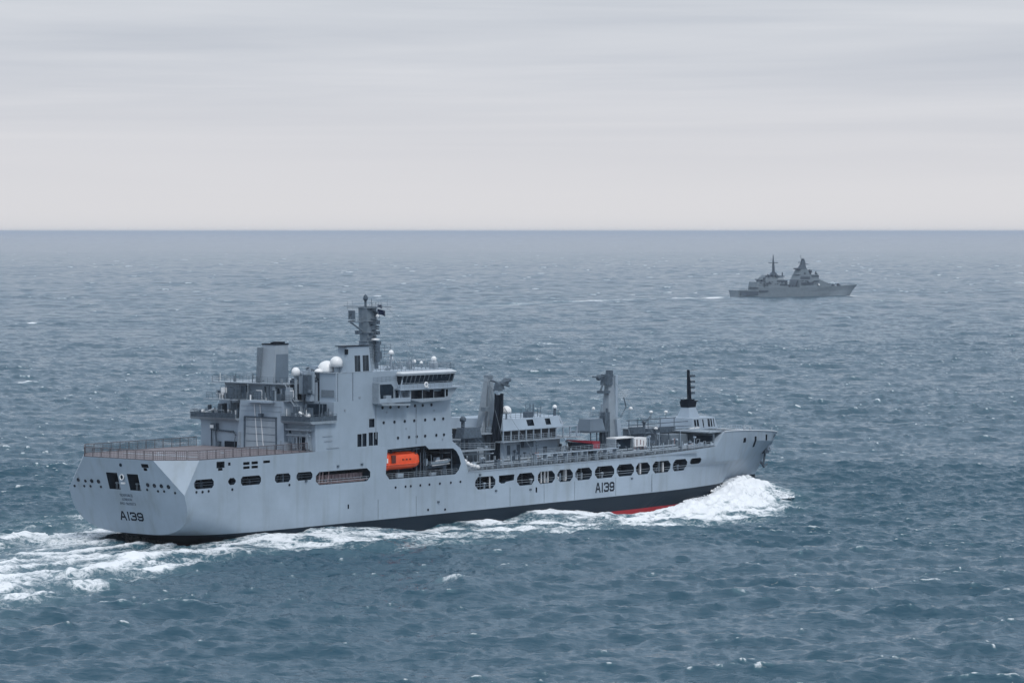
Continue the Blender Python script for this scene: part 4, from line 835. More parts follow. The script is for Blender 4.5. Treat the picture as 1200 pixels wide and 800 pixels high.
# ---- replenishment rigs
def rig(name, base, tp_, wb, wt, z0, z1):
    mb = MB(); mb.hexa([(base[0] - wb, base[1] - 1.3, z0), (base[0] + wb, base[1] - 1.3, z0), (base[0] + wb, base[1] + 1.3, z0), (base[0] - wb, base[1] + 1.3, z0), (tp_[0] - wt, tp_[1] - .45, z1), (tp_[0] + wt, tp_[1] - .45, z1), (tp_[0] + wt, tp_[1] + .45, z1), (tp_[0] - wt, tp_[1] + .45, z1)]); return mb.build(name, 'rig', SHIP)
R1 = rig('replenishment_mast', (94.2, -3), (95.8, -3), 2.5, .85, DZ, 26.4)
k1 = MB(); k1.box(90.4, 93.2, -4.5, -1.5, DZ, 15.8, .3); k1.box(93.0, 97.4, -6.0, -4.4, DZ, 17.0, .3); k1.box(95.0, 96.4, -3.6, -2.4, 26.3, 26.9, .1); k1.tube([(93.4, -4.6, 17), (94.6, -4.2, 25.8)], .16, 6); k1.box(92.2, 93.4, -5.2, -4.0, 20.0, 20.8); k1.build('rig_housing', 'mast', R1)
k2 = MB()
for (x0, x1, y0) in ((94.3, 93.0, -6.3), (95.3, 94.2, -6.6), (94.8, 93.6, -6.1)):
    k2.tube([(x0, y0, 23.4), (x0 - .1, y0, 20), (x1 + .15, y0, 15.5), (x1, y0, 11.5), (x1 + .2, y0, 9.8)], .46, 8)
build_split(k2, 'fuel_hose', 'black', R1)
k3 = MB(); k3.tube([(95.2, -4.0, 25.9), (95.4, -8.5, 24.9)], .22, 6); k3.tube([(94.4, -6.2, 25.2), (98.4, -6.2, 26.0)], .4, 6); k3.box(94.0, 96.0, -7.0, -5.6, 23.9, 25.4, .3, .2); k3.lathe((97.4, -6.0, 25.6), [(.01, -.3), (.75, -.25), (.75, .25), (.01, .3)], 10, 1); k3.build('rig_arm', 'dgrey', R1)
k4 = MB(); k4.box(93.9, 94.6, -6.9, -6.2, 23.2, 24.0); k4.box(95.3, 96.2, -7.0, -6.5, 23.9, 24.2); k4.build('hose_saddle', 'grey', R1)
k5 = MB(); k5.tube([(90.3, -3.8, 9.6), (93.6, -3.9, 19.5)], .14, 6); k5.rail([(89.6, -6.2, 15.8), (93.2, -6.2, 15.8)], 1, 1, .04, 3); k5.box(89.5, 93.4, -6.4, -1.6, 15.6, 15.8)
for z in range(10, 25): k5.box(92.6 + (z - 10) * .12, 93.4 + (z - 10) * .12, -4.4, -4.3, z, z + .06)
k5.build('rig_ladder', 'grey2', R1)
R2 = rig('replenishment_mast', (134.4, -3), (134.8, -3), 1.7, 1.0, DZ, 25.4)
k1 = MB(); k1.hexa([(135.6, -4.8, 9.6), (136.7, -4.8, 9.6), (136.7, -4.0, 9.6), (135.6, -4.0, 9.6), (135.0, -4.6, 16.6), (136.2, -4.6, 16.6), (136.2, -4.0, 16.6), (135.0, -4.0, 16.6)]); k1.box(135.5, 136.3, -3.9, -3.4, 16.6, 25.6); k1.build('rig_strut', 'grey', R2)
k2 = MB(); k2.tube([(129.0, -3, 25.4), (134.6, -3, 25.3)], .2, 6); k2.box(132.6, 134.6, -3.9, -2.2, 23.6, 25.8, .2); k2.box(131.2, 133.6, -4, -2.4, 22.0, 22.5); k2.lathe((131.0, -3, 25.2), [(.01, -.3), (.6, -.25), (.6, .25), (.01, .3)], 10, 1); k2.tube([(131.4, -3, 22.2), (132.6, -3, 24.0)], .2, 6); k2.box(134.0, 135.2, -3.6, -2.4, 25.2, 26.6, .2); k2.build('rig_arm', 'dgrey', R2)
k3 = MB(); k3.tube([(132.2, -4.5, 9.6), (131.8, -4.5, 19)], .25, 6); k3.box(130.6, 132.6, -4.8, -3.4, 9.6, 18.2, .2); k3.tube([(136.6, -4.4, 17), (138.4, -4.4, 19.0), (137.6, -4.4, 21)], .12, 6); k3.build('rig_housing', 'dgrey', R2)
k4 = MB(); k4.lathe((139.2, -5, 18.6), [(.01, -.3), (.4, -.1), (.35, .3), (.01, .4)], 8); k4.lathe((128.0, -4, 19.0), [(.01, -.3), (.35, -.1), (.3, .3), (.01, .4)], 8); k4.build('floodlight', 'white', R2)
k5 = MB(); k5.box(125.4, 130.4, -5.2, -1.6, 14.6, 17.0, .5, .4); k5.build('winch_control_cabin', 'rigd', R2)
k6 = MB(); k6.rail([(124.8, -5.6, 17.4), (130.6, -5.6, 17.4)], 1.1, 1, .04, 3); k6.box(124.5, 131, -6, -.6, 14.3, 14.55)
for x in (125, 127, 129, 130.6): k6.tube([(x, -5.6, 9.6), (x, -5.6, 14.4)], .14, 5)
k6.tube([(128.8, -5, 17.4), (130.8, -4, 19.8)], .1, 5); k6.build('cabin_support', 'dgrey', R2)
# third small gear aft: crane by the superstructure front
cr_ = MB(); cr_.lathe((82, -8, 18.6), [(.01, -.1), (.6, 0), (.65, .5), (.4, .9), (.01, 1)], 10); cr_.tube([(82, -8, 9.6), (82, -8, 18.6)], .5, 8, .35); cr_.tube([(80.4, -9, 15.2), (86.2, -9, 17.6)], .22, 6); cr_.tube([(80.6, -9, 17.8), (86.6, -9, 14.2)], .16, 6); cr_.box(80.2, 85.8, -9.6, -7.4, 15.4, 17.4, .5, .2); cr_.box(83.5, 86.2, -8, -6.4, 9.6, 15.6); cr_.build('stores_crane', 'dgrey', SHIP)
cr2 = MB(); cr2.box(78.4, 81.6, -7.5, -5.5, 9.6, 14.5); cr2.box(86.2, 89.0, -7.4, -5.8, 9.6, 13.2, .2); cr2.tube([(78, -10, 12.5), (89, -9.8, 12.2)], .12, 5); cr2.rail([(77.5, -11, 13.6), (88, -11, 13.2)], 1.1, 1.5, .04, 3); cr2.box(77.5, 88, -11, -9, 13.0, 13.2); cr2.build('crane_pedestal', 'grey2', SHIP)
# ---- midships deckhouse
dh = MB(); dh.prism([(94.8, -6.5), (113, -6.5), (116.4, -4.5), (117, 0), (116.4, 6), (94.8, 6.5)], 2, DZ, 13.9); dho = dh.build('deckhouse', 'grey', SHIP)
dh2 = MB(); dh2.box(93.4, 118.2, -8.3, 8.3, 13.9, 14.15); dh2.build('deckhouse_gallery', 'grey2', dho)
dh3 = MB(); dh3.prism([(95.4, -6.0), (113, -6.0), (115.8, -4.2), (116.4, 0), (115.8, 5), (95.4, 6)], 2, 14.15, 16.1); dh3.build('gallery_shade_core', 'glass', dho)  # dark core stands in for the shade of the open gallery
dh4 = MB()
for x in (94.2, 96.6, 99, 101.3, 103.6, 106, 108.4, 110.8, 113, 115.2, 117.4): dh4.box(x, x + .22, -8.0, -7.8, 14.15, 16.12)
dh4.box(94.0, 117.6, -8.1, -7.7, 16.12, 16.3); dh4.rail([(93.6, -8.2, 14.15), (118, -8.2, 14.15)], 1.05, 1.3, .035, 3); dh4.build('gallery_post', 'grey', dho)
dh5 = MB(); dh5.prism([(94.6, -7.7), (113, -7.7), (116.3, -5.5), (117, 0), (116.3, 6), (94.6, 7.7)], 2, 16.3, 18.3, [(95.2, -7.0), (112.6, -7.0), (115.4, -5.2), (116.0, 0), (115.4, 5.5), (95.2, 7)]); dh5o = dh5.build('control_room', 'grey', dho, ['grey', 'glass'])
c5 = MB()
for a, b_ in ((102.4, 104.5), (108.2, 109.8), (112.9, 114.4)): c5.box(a, b_, -9, -6.95, 16.8, 18.0)
boolean(dh5o, c5, ['grey', 'glass'])
dh6 = MB(); dh6.rail([(94.8, -7.0, 18.3), (112.6, -7.0, 18.3), (115.5, -5, 18.3)], 1.1, 1.5, .035, 3); r = random.Random(4)
for k in range(14): x = 103.5 + r.random() * 6; y = -6 + r.random() * 4; dh6.tube([(x, y, 18.3), (x, y, 19.4 + r.random() * 1.6)], .06, 5)
dh6.box(104, 106, -6, -5, 18.3, 19.4); dh6.build('railing', 'dgrey', dho)
MB().dome((97.6, -6, 19.9), 1.0, .45).build('radome', 'white', dho); MB().tube([(97.6, -6, 18.3), (97.6, -6, 19.5)], .18, 8).build('radome_pedestal', 'grey2', dho)
MB().dome((113.6, -5.4, 20.0), .45, .25).build('radome', 'white', dho); MB().tube([(113.6, -5.4, 18.3), (113.6, -5.4, 19.8)], .26, 8).build('radome_pedestal', 'dgrey', dho)
dh7 = MB()
for x in (97.2, 100.2): dh7.box(x, x + .9, -6.6, -6.48, 11.3, 13.2)
dh7.box(101.5, 104.5, -7.3, -6.5, 12.6, 13.8); dh7.box(108.5, 109.7, -6.56, -6.45, 10.4, 12.4); build_split(dh7, 'deckhouse_door', 'dgrey', dho)
# ---- forward cargo area
fo = MB(); fo.box(151.3, 157.4, -6.2, -2.2, DZ, 12.7); fo.build('stores_house', 'mast', SHIP)
fo2 = MB()
for z, a, b_, q in [(16.0, 140.5, 157.5, .1), (15.0, 141, 163, .09), (13.1, 140.8, 148.4, .28)]: fo2.tube([(a, -3, z), (b_, -3, z)], q, 6)
for x in (141.2, 144.2, 147.8, 152.0, 156.9): fo2.tube([(x, -3, DZ), (x, -3, 16.1)], .09, 5)
fo2.lathe((146.4, -3, 15.2), [(.01, 0), (.5, .1), (.5, .5), (.01, .7)], 8); fo2.tube([(146.4, -3, DZ), (146.4, -3, 15.3)], .3, 6); fo2.tube([(146.6, -3, 15.2), (148.6, -3, 16.6)], .15, 5); fo2.box(141.5, 145.6, -4, -2.4, 13.2, 14.6, .3); fo2.box(148.5, 158, -2.6, -1.5, 12.9, 14.0); fo2.tube([(149, -5, 14.4), (160, -5, 14.2)], .08, 5); fo2.tube([(149, -5, 13.8), (160, -5, 13.6)], .08, 5)
fo2.build('cargo_gantry', 'dgrey', SHIP)
fo3 = MB(); 
for x, y, z in [(148.8, -3, 17.4), (154, -3, 17.2), (150.5, -3, 13.9), (126.6, -9, 10.4), (138.2, -9.5, 11.0)]: fo3.lathe((x, y, z), [(.01, -.25), (.42, -.1), (.4, .25), (.01, .38)], 8)
fo3.box(158.3, 161.8, -6.2, -5.8, 13.6, 13.9); build_split(fo3, 'floodlight', 'white', SHIP)
fo4 = MB(); fo4.tube([(142.6, -2, DZ), (142.6, -2, 17.8)], .05, 4); fo4.tube([(148.8, -3, 16), (148.8, -3, 17.3)], .08, 5); fo4.tube([(154, -3, 16), (154, -3, 17.0)], .08, 5); fo4.tube([(140.5, -2.5, 18.2), (158.4, -2.5, 18.0)], .03, 4); fo4.build('aerial', 'mast', SHIP)
# forecastle bulkhead, platform and the recess shade painted as dark slabs
fb_ = MB(); fb_.box(158.7, 159.0, -11.9, 11.9, 10.5, 13.0); fb_.build('forecastle_bulkhead', 'mast', SHIP)
fbd = MB(); fbd.box(158.4, 158.72, -11.6, -7.4, 10.4, 12.4); fbd.box(158.4, 158.72, -4.8, -1.0, 10.9, 12.3); build_split(fbd, 'recess_shade', 'dark', SHIP)
fp = MB(); fp.box(156.8, 161.5, -12.2, 12.2, 13.05, 13.28); fp.build('forecastle_platform', 'grey2', SHIP)
r = random.Random(15); fq_ = MB()
for k in range(26): x = 152.5 + r.random() * 5.4; y = -12.4 + r.random() * 8; w = .3 + r.random() * .6; fq_.box(x, x + w, y, y + w, 9.9, 10.3 + r.random() * 1.0, .05, .05) if k % 2 else fq_.lathe((x, y, 10.1), [(.01, 0), (.4, .1), (.45, .5), (.01, .9)], 8)
build_split(fq_, 'windlass', 'grey', SHIP)
frl = MB(); frl.rail([(156.9, 12, 13.28), (156.9, -12.1, 13.28), (161.8, -12.4, 13.2), (166.5, -11.6, 13.15), (170.5, -10.7, 13.0)], 1.1, 1.3, .04, 3); frl.rail([(158, 11.8, 13.28), (166, 11.6, 13.15), (172, 10.3, 12.95), (178, 8.2, 12.6)], 1.1, 1.6, .04, 3)
frl.tube([(175.5, 9.8, 12.6), (178.2, 8.2, 15.2)], .14, 6); frl.tube([(176.6, 9.2, 12.6), (178.2, 8.2, 15.2)], .10, 5); frl.build('railing', 'grey', SHIP)
# fore mast and its house
fm = MB(); fm.prism([(161.4, -4.6), (170.6, -4.4), (171.8, -2.4), (171.8, 2.4), (170.6, 4.4), (161.4, 4.6)], 2, 13.15, 15.6, [(161.8, -4.2), (170.0, -4.0), (171, -2.2), (171, 2.2), (170, 4), (161.8, 4.2)]); fmo = fm.build('foremast_house', 'grey', SHIP, ['grey', 'glass'])
cf = MB()
for a, b_ in [(162.2, 162.9), (163.2, 163.9), (165.3, 165.7), (167.2, 168.0), (168.3, 168.8), (169.3, 169.6)]: cf.box(a, b_, -6, -4.05, 13.6, 15.3)
boolean(fmo, cf, ['grey', 'glass'])
ft = MB(); ft.prism([(164.2, -1.6), (168.0, -1.6), (168.0, 1.6), (164.2, 1.6)], 2, 15.6, 17.7, [(164.8, -1.0), (167.2, -1.0), (167.2, 1.0), (164.8, 1.0)]); ft.build('mast_pedestal', 'grey', fmo)
fk = MB(); fk.prism([(164.7, -1.05), (167.3, -1.05), (167.3, 1.05), (164.7, 1.05)], 2, 17.7, 19.0, [(164.5, -1.15), (167.5, -1.15), (167.5, 1.15), (164.5, 1.15)]); fk.box(164.5, 166.8, -1.1, .9, 19.0, 19.4); fk.box(167.3, 168.9, -.5, .5, 18.8, 19.0); fk.build('mast_collar', 'black', fmo)
fm2 = MB(); fm2.tube([(166.4, 0, 19.2), (166.0, 0, 25.6)], .50, 8, .30); fm2.build('foremast', 'black', fmo)
fm3 = MB(); fm3.rail([(164.5, -1, 19.4), (164.5, 1, 19.4)], .8, 1, .03, 2); fm3.tube([(166, 0, 25.4), (169.2, 0, 25.6)], .06, 5)
for z in (20.4, 21.6, 22.8, 24.0): fm3.box(166.6, 168.0, -.35, .35, z, z + .5)
fm3.build('foremast_fittings', 'dgrey', fmo)
fm4 = MB()
for a, b_ in [((166.0, 0, 25.4), (190, 0, 12)), ((166.0, 0, 25.0), (161, -10, 13.2)), ((166, 0, 25.0), (136, -3, 25.5))]: fm4.tube([a, b_], .02, 3)
fm4.build('rigging', 'mast', fmo)
# jackstaff stub, bollards and bow anchor
ja = MB(); ja.tube([(196.6, 0, 10.9), (197.2, 0, 12.0)], .08, 5); ja.lathe((186, -2, 12.0), [(.3, 0), (.3, .7), (.01, .75)], 8); ja.lathe((181, -4, 12.3), [(.3, 0), (.3, .7), (.01, .75)], 8); build_split(ja, 'bollard', 'grey2', SHIP)
an = MB(); an.tube([(193.2, -1.0, 7.4), (191.6, -1.6, 4.2)], .24, 6); an.tube([(190.2, -1.9, 4.9), (191.4, -1.8, 3.7), (193.2, -1.5, 4.3)], .30, 6, .16); an.box(191.8, 193.4, -1.9, -.5, 6.6, 7.8, .2, .2)
an.build('anchor', 'dgrey', SHIP)
an2 = MB(); an2.lathe((193.4, -1.2, 7.7), [(.2, -.7), (.75, -.7), (.75, -.2), (.2, -.2)], 10, 1); an2.build('hawse_pipe', 'grey', SHIP)
# ---- separate things carried aboard
LBT = empty('lifeboat', (58.1, -12.4, 10.65)); LBT.scale = (1.1, 1.02, 1.06); tag(LBT, 'bright orange enclosed lifeboat hanging in the dark boat bay of the grey ship', 'lifeboat')
lbm = MB(); n_ = 16; vs = []; st = [(-4.9, .80, .86), (-4.8, .96, .98), (-3.6, 1, 1), (-3.55, .95, .93), (0, .95, .93), (2.6, .95, .92), (3.7, .82, .82), (4.5, .56, .62), (4.95, .2, .3)]
for (x, sy, sz) in st:
    for j in range(n_):
        a = 2 * PI * j / n_; cy, cz = math.cos(a), math.sin(a); ex = .62
        yy = math.copysign(abs(cy) ** ex, cy) * 1.45 * sy; zz = 1.72 + math.copysign(abs(cz) ** ex, cz) * 1.72 * (sz if cz > 0 else .9 * sz) + (.10 if x < -3.58 and cz > .3 else 0)
        vs.append((x, yy, zz))
fs = [(i * n_ + j, i * n_ + (j + 1) % n_, (i + 1) * n_ + (j + 1) % n_, (i + 1) * n_ + j) for i in range(len(st) - 1) for j in range(n_)]
lbm.add(vs, fs, True); lbm.add([vs[j] for j in range(n_)], [tuple(range(n_))]); lbm.add([vs[(len(st) - 1) * n_ + j] for j in range(n_)], [tuple(range(n_))])
lbm.build('boat_hull', 'orange', LBT)
q = MB(); q.tube([(-4.7, -1.42, 1.25), (2.8, -1.42, 1.25), (4.3, -.95, 1.45)], .10, 6); q.box(-2.2, 2.0, -1.36, 1.36, 3.2, 3.36, .3, .3); q.build('rubbing_strake', 'orange', LBT)
q = MB()
for x in (-.4, .5, 1.4): q.box(x, x + .35, -1.47, -1.3, 1.9, 2.15)
[q.box(x, x + .5, -1.10, -.9, 2.75, 3.0) for x in (2.2, 3.0)]; q.box(-3.2, -2.2, -1.50, -1.3, 1.5, 2.9); build_split(q, 'window', 'lbdark', LBT); q = MB(); q.box(-4.5, -4.2, -1.52, -1.3, 1.6, 2.4); q.build('reflective_patch', 'white', LBT)
RB = empty('rescue_boat', (68.9, -12.6, 10.6)); tag(RB, 'dark grey rescue boat stowed forward of the orange lifeboat in the boat bay', 'boat')
q = MB(); q.tube([(-3.2, -1.0, .95), (1.6, -1.0, 1.05), (3.0, -.45, 1.35), (3.3, 0, 1.45), (3.0, .45, 1.35), (1.6, 1.0, 1.05), (-3.2, 1.0, .95)], .33, 8); q.build('inflatable_tube', 'mast', RB)
q = MB(); q.hexa([(-3.2, -.3, 0), (1.8, -.3, .1), (1.8, .3, .1), (-3.2, .3, 0), (-3.2, -.9, .9), (2.6, -.6, 1.1), (2.6, .6, 1.1), (-3.2, .9, .9)]); q.build('boat_hull', 'dgrey', RB)
q = MB(); q.box(-.7, .5, -.4, .4, 1.0, 2.0, .15); q.box(-3.5, -3.0, -.35, .35, .6, 1.9, .1); q.tube([(-2.4, -.7, 1.1), (-2.5, -.7, 2.6), (-2.5, .7, 2.6), (-2.4, .7, 1.1)], .06, 5); q.build('steering_console', 'grey', RB)
q = MB(); q.tube([(-1.5, -.9, 1.4), (2.2, -.8, 1.5)], .07, 5); q.tube([(-2.8, -1.2, .6), (2.4, -1.1, .75)], .06, 5); q.build('grab_line', 'white', RB)
WB = empty('workboat', (116.3, -10, 11.6)); tag(WB, 'small boat with a dark red cover on a cradle amidships before the second rig', 'boat')
q = MB(); q.hexa([(-4.0, -.25, 1.85), (4.2, -1.1, .8), (4.2, 1.1, .8), (-4.0, .25, 1.85), (-4.6, -.35, 2.15), (4.4, -1.25, 1.5), (4.4, 1.25, 1.5), (-4.6, .35, 2.15)]); q.hexa([(2.0, -1.15, -.1), (4.4, -1.2, -.2), (4.4, 1.2, -.2), (2.0, 1.15, -.1), (2.1, -1.2, 1.5), (4.5, -1.27, 1.4), (4.5, 1.27, 1.4), (2.1, 1.2, 1.5)]); q.build('boat_cover', 'red', WB)
q = MB(); q.box(-3.4, 2.4, -1.0, 1.0, -.2, .5, .6, .3); q.hexa([(-3.2, -.6, .3), (2.2, -1.3, -.0), (2.2, 1.3, 0), (-3.2, .6, .3), (-3.8, -.6, 1.7), (2.3, -1.3, 1.0), (2.3, 1.3, 1.0), (-3.8, .6, 1.7)]); q.build('boat_hull', 'black', WB)
q = MB()
for x in (-2.5, 0, 2.6): q.box(x, x + .3, -1.2, 1.2, -1.95, -.1)
q.build('cradle', 'dgrey', WB)
CT = empty('storage_container', (130.3, -9.0, 9.66)); tag(CT, 'white roofed open fronted storage container on deck beside the second rig', 'container')
q = MB(); q.box(-3.0, 3.1, -1.2, 1.2, 3.45, 3.7); q.build('container_roof', 'white', CT)
q = MB(); q.box(-3.0, -2.7, -1.15, 1.15, 0, 3.45); q.box(2.8, 3.05, -1.15, 1.15, 0, 3.45); q.box(-2.7, 2.8, 1.0, 1.15, 0, 3.45); q.box(-3.0, 3.0, -1.1, 1.1, .0, .15); q.build('container_frame', 'grey2', CT)
q = MB(); q.box(-2.68, 2.78, -.55, .95, .16, 3.4); q.build('interior_shade', 'dark', CT)  # dark block paints the shade inside the open front
SH = empty('equipment_shelter', (135.0, -9.4, 9.66)); tag(SH, 'white panelled equipment shelter with a red mark, forward of the open container', 'shelter')
q = MB(); q.box(-1.6, 2.4, -1, 1, 1.6, 3.4); q.build('panel', 'white', SH); q = MB(); q.box(.2, .5, -1.05, -.98, 2.0, 3.0); q.box(-1.0, -.7, -1.04, -.98, 1.8, 3.1); q.box(1.3, 1.5, -1.04, -.98, 1.8, 2.8); q.build('red_marking', 'rust', SH)
q = MB()
for x in (-1.5, -.5, .6, 1.5, 2.2): q.tube([(x, -.9, 0), (x, -.9, 1.6)], .09, 5); q.tube([(x, .9, 0), (x, .9, 1.6)], .09, 5)
q.build('leg', 'rust', SH)
names5 = ['white life raft canister nearest the superstructure, highest of the sloping row', 'second white life raft canister down the sloping row on deck', 'middle white life raft canister of the sloping row on deck', 'fourth white life raft canister down the sloping row on deck', 'white life raft canister farthest forward and lowest in the row']
cyl = None
for i, (x, z) in enumerate([(76.1, 11.5), (77.0, 11.0), (78.0, 10.6), (79.0, 10.35), (80.0, 10.15)]):
    if i == 0:
        q = MB().lathe((0, 0, 0), [(.01, -.75), (.3, -.72), (.42, -.5), (.42, .5), (.3, .72), (.01, .75)], 12, 1); cyl = q.build('life_raft', 'white'); o = cyl
    else: o = cyl.copy(); COL.objects.link(o)
    o.location = (x, -13.0, z); tag(o, names5[i], 'life raft', 'life raft canisters on deck')
rk = MB(); rk.hexa([(75.6, -13.5, 9.62), (80.6, -13.5, 9.62), (80.6, -12.5, 9.62), (75.6, -12.5, 9.62), (75.6, -13.5, 11.1), (80.6, -13.5, 9.74), (80.6, -12.5, 9.74), (75.6, -12.5, 11.1)]); rk.build('life_raft_rack', 'grey2', SHIP)

# ================================================================== THE FRIGATE
FG = empty('frigate', (FR['x'], FR['y'], 0), FR['rz']); tag(FG, 'grey frigate with two masts steaming far off towards the right', 'warship')
fsec = []
for x, yb, yd, zd, xr in [(0, 5.5, 6.6, 6.0, -1), (8, 6.4, 7.0, 6.0, 0), (20, 7.2, 7.4, 6.0, 0), (20.5, 7.2, 7.4, 8.2, 0), (45, 7.6, 7.8, 8.2, 0), (75, 7.4, 7.8, 8.0, 0), (98, 5.6, 7.0, 8.4, 0), (112, 3.2, 5.6, 8.9, 0), (121, 1.2, 3.6, 9.3, 2), (124, .1, .3, 9.6, 9)]:
    fsec.append([(x, 0, -3), (x, yb * .8, -2.4), (x, yb, 0), (x + xr * .5, (yb * .6 + yd * .4), zd * .55), (x + xr, yd, zd)])
fv2 = []; ff2 = []
for s_ in fsec: fv2 += s_ + [(x, -y, z) for x, y, z in s_[1:]]
def fi(i, j, sg): return i * 9 + (j if sg > 0 or j == 0 else 4 + j)
for i in range(len(fsec) - 1):
    for sg in (1, -1):
        for j in range(4): ff2.append((fi(i, j, sg), fi(i, j + 1, sg), fi(i + 1, j + 1, sg), fi(i + 1, j, sg)))
    ff2.append((fi(i, 4, 1), fi(i + 1, 4, 1), fi(i + 1, 4, -1), fi(i, 4, -1)))
e_ = len(fsec) - 1
ff2.append(tuple([fi(0, j, 1) for j in (4, 3, 2, 1, 0)] + [fi(0, j, -1) for j in (1, 2, 3, 4)])); ff2.append(tuple([fi(e_, j, 1) for j in (4, 3, 2, 1, 0)] + [fi(e_, j, -1) for j in (1, 2, 3, 4)]))
q = MB(); q.add(fv2, ff2); q.build('hull', 'frig', FG)
q = MB(); q.box(1, 19.5, -7.45, -7.1, 1.8, 5.0); q.box(20, 30, -7.9, -7.5, 4.4, 5.8); q.box(0, .4, -5.6, 5.6, 1.8, 5.2); q.build('quarterdeck_dark_panel', 'frig2', FG)  # dark grey panels set on the quarterdeck sides and stern
q = MB(); q.box(19, 28, -5.8, 5.8, 8.2, 12.8, .8, .5); q.build('hangar', 'frig', FG)
q = MB(); q.box(27, 52, -7.2, 7.2, 8.2, 14.2, 1.6, .6); q.box(29, 49, -5.4, 5.4, 14.2, 16.8, 1.0, .6); q.build('aft_superstructure', 'frig', FG)
q = MB(); q.box(40, 51, -7.1, -6.5, 12.6, 13.8); q.box(28, 33, -7.25, -6.6, 10.6, 12); q.box(43, 50, -7.35, -7.0, 9.6, 11); q.build('side_dark_panel', 'frig2', FG)  # dark grey rectangles set on the superstructure side
q = MB(); q.box(42, 49.5, -5.6, -4.9, 14.9, 15.5); q.build('canopy', 'pale', FG)
q = MB(); r = random.Random(8)
for k in range(60):
    x = 20 + r.random() * 88; zb = 12.8 if x < 27 else 16.8 if 30 < x < 48 else 14.2 if x < 51 else 8.2 if x < 63 else 18.6 if 67 < x < 84 else 8.6
    w = .5 + r.random() * 1.6; y = -6.5 + r.random() * 5; q.box(x, x + w, y, y + w, zb, zb + .6 + r.random() * 1.8)
    x = 21 + r.random() * 70; z = 9 + r.random() * 4.2; q.box(x, x + .4 + r.random() * 2.2, -7.4, -6.9, z, z + .3 + r.random() * .6) if not 51 < x < 64 and x < 84 else None
build_split(q, 'deck_fitting', 'frig2', FG)
q = MB(); q.box(30, 36, -3, 3, 16.8, 18.4, 1.0, .5); q.box(24, 29, -3, 3, 14.2, 15.2); q.build('funnel', 'frig', FG)
q = MB(); q.prism([(37, -2), (46, -2), (46, 2), (37, 2)], 2, 16.8, 20.5, [(39.6, -1), (43.6, -1), (43.6, 1), (39.6, 1)]); q.tube([(41.6, 0, 20), (41.3, 0, 29.5), (41.2, 0, 35.5)], 1.35, 8, .2); mo_ = q.build('aft_mast', 'frig2', FG)
q = MB(); q.tube([(41.4, -6.5, 28.6), (41.4, 6.5, 28.6)], .28, 5); q.tube([(36.5, 0, 28.6), (46.5, 0, 28.6)], .3, 5); q.tube([(38, 0, 31.4), (41, 0, 31.4)], .14, 4); q.box(45, 51, -3, 3, 16.8, 17.6); q.tube([(49.5, -2, 16.8), (49.5, -2, 20.5)], .5, 6); q.build('yardarm', 'frig2', mo_)
q = MB(); q.prism([(61, 8), (64.5, 8), (65, 13), (64, 14)], 1, -4, 4); q.box(57, 60, -3, 3, 8, 9.8, .6); q.build('missile_deck_screen', 'frig2', FG)
q = MB(); q.box(64, 87, -7.3, 7.3, 8, 14.4, .5, .5); q.prism([(65, 14.4), (86, 14.4), (85, 18.6), (67, 18.6)], 1, -6.2, 6.2); q.prism([(66, 18.6), (77, 18.6), (75, 23.0), (68.5, 23.0)], 1, -4.4, 4.4); q.prism([(86.6, 8.2), (103, 8.6), (87, 14.2)], 1, -6, 6); q.build('forward_superstructure', 'frig', FG)
q = MB(); q.box(65.5, 76, -6.5, -6.0, 14.6, 16.8, .4); q.box(78, 85.5, -6.6, 6.4, 16.8, 17.8); q.box(66, 79, -7.4, -7.1, 9.6, 12.0); q.box(80, 85, -7.35, -7.0, 12.4, 13.6); q.build('bridge_window_band', 'frig2', FG)
q = MB(); q.prism([(68.5, -2.2), (76, -2.2), (76, 2.2), (68.5, 2.2)], 2, 23.0, 27, [(71, -1.2), (75, -1.2), (75, 1.2), (71, 1.2)]); q.box(71, 75.5, -1.4, 1.4, 27, 30.5, 1.0, .5); q.tube([(71.6, 0, 30), (70.8, 0, 35.2)], .3, 5, .12); q.build('forward_mast', 'frig2', FG)
q = MB(); q.box(74, 79, -.5, .5, 27.0, 27.6); q.box(68.5, 72, -.5, .5, 28.4, 29.0); q.lathe((73.4, 0, 30.4), [(.01, 0), (1.3, .2), (1.1, 1.4), (.01, 1.9)], 10); q.box(65.5, 70, -3, 3, 23.0, 24.0); q.build('air_search_radar', 'frig2', FG)
q = MB(); q.tube([(81.0, 0, 18.6), (81.0, 0, 20.4)], 1.2, 8); q.lathe((81.0, 0, 20.2), [(.01, 0), (1.7, .2), (1.9, 1.4), (1.3, 2.4), (.01, 2.8)], 10); q.box(84, 88, -1.6, 1.6, 15.8, 18.6, .5, .3); q.build('fire_control_radar', 'frig2', FG)
q = MB(); q.lathe((109.8, -1, 9.6), [(.01, 0), (1.8, 0), (1.7, 1.3), (1.1, 1.8), (.01, 1.9)], 10); q.tube([(111, -1, 10.7), (116.4, -1, 11.4)], .16, 5); q.build('gun_turret', 'grey', FG)
q = MB(); q.lathe((84.4, -7.6, 9.0), [(.01, 0), (1.0, .3), (1.0, 1.2), (.01, 1.6)], 8); q.build('radome', 'white', FG)
q = MB().rail([(106, -6.2, 8.7), (128, -1.0, 9.6)], 1.2, 3, .07, 2); q.rail([(0, -6.7, 6), (19, -7.4, 6)], 1.3, 2.5, .08, 2); q.build('railing', 'frig2', FG)

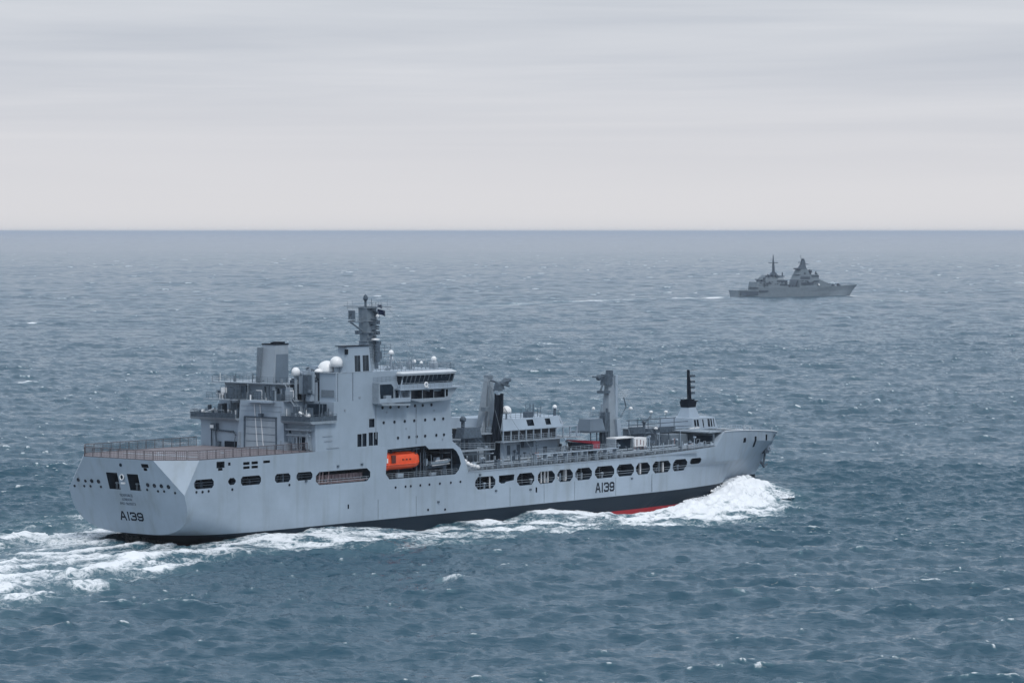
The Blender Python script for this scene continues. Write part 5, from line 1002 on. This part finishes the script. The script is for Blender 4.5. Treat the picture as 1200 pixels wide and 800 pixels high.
# ================================================================== SPRAY thrown up by the bow and by a breaking sea
def spray(name, specs, n, seed, label):
    rg = np.random.default_rng(seed); V = []; Fc = []
    ico = np.array([(1, 0, 0), (-1, 0, 0), (0, 1, 0), (0, -1, 0), (0, 0, 1), (0, 0, -1)], float); tri = [(0, 2, 4), (2, 1, 4), (1, 3, 4), (3, 0, 4), (2, 0, 5), (1, 2, 5), (3, 1, 5), (0, 3, 5)]
    tot = sum(s_[-1] for s_ in specs)
    for (cx_, cy_, rx, ry, zb, h, pw, wt) in specs:
        for k in range(int(n * wt / tot)):
            a = rg.random() * 2 * PI; q = rg.random() ** .6; x = cx_ + math.cos(a) * q * rx; y = cy_ + math.sin(a) * q * ry
            hh = h * max(0, (1 - q ** 2)) * (.6 + .4 * math.sin(x * 2.3 + y * 1.7) * math.sin(x * .9 + y * .6 + 1)); hh *= .35 + .65 * abs(math.sin(x * 4.1 + 1.3 * math.sin(y * 2))); z = zb + hh * rg.random() ** pw - .2
            s_ = (.05 + .20 * rg.random() ** 3) * (1.25 - .8 * min(1, (z - zb) / max(h, .1)))
            rot = rg.random(3) * 6; M3 = np.array(Matrix.Rotation(rot[0], 3, 'X') @ Matrix.Rotation(rot[1], 3, 'Z')); p = (ico * (rg.random(3) * .6 + .7) * s_) @ M3.T + (x, y, z); i0 = len(V); V += [tuple(v) for v in p]; Fc += [tuple(i0 + j for j in f) for f in tri]
    mb = MB(); mb.add(V, Fc, True); me = bpy.data.meshes.new(name); me.from_pydata(mb.v, [], mb.f); me.polygons.foreach_set('use_smooth', mb.sm); me.materials.append(M['foam'])
    o = bpy.data.objects.new(name, me); COL.objects.link(o); tag(o, label, 'spray', kind='stuff'); return o
spray('bow_spray', [(165.5, -12.8, 1.6, 1.1, .6, 6.4, 1.1, 1.0), (167.5, -12.4, 2.4, 1.4, .8, 3.8, 1.0, .8), (170, -11.6, 3.5, 2.2, .8, 3.4, 1.1, 1.2), (173, -9.6, 4.5, 2.4, .6, 3.0, .9, 1.5), (163, -14, 6, 4, 1.0, 2.6, 1.2, 2.2), (158, -19, 8, 5, .8, 2.4, 1.3, 2.6), (153, -24, 9, 5, .5, 2.0, 1.5, 2.2), (162, -25, 5, 4, .3, 1.6, 1.4, .8), (148, -19, 8, 4, .2, 1.3, 1.8, 1.2)], 34000, 5, 'white spray thrown up by the bow of the grey supply ship')
spray('wave_spray', [(-21, -94, 1.8, 1.2, 1.9, 1.3, 1.0, 1), (-23, -91, 3.2, 1.8, 1.0, 1.2, 1.0, .7)], 2600, 6, 'white spray blown off a single breaking wave in front of the ship')
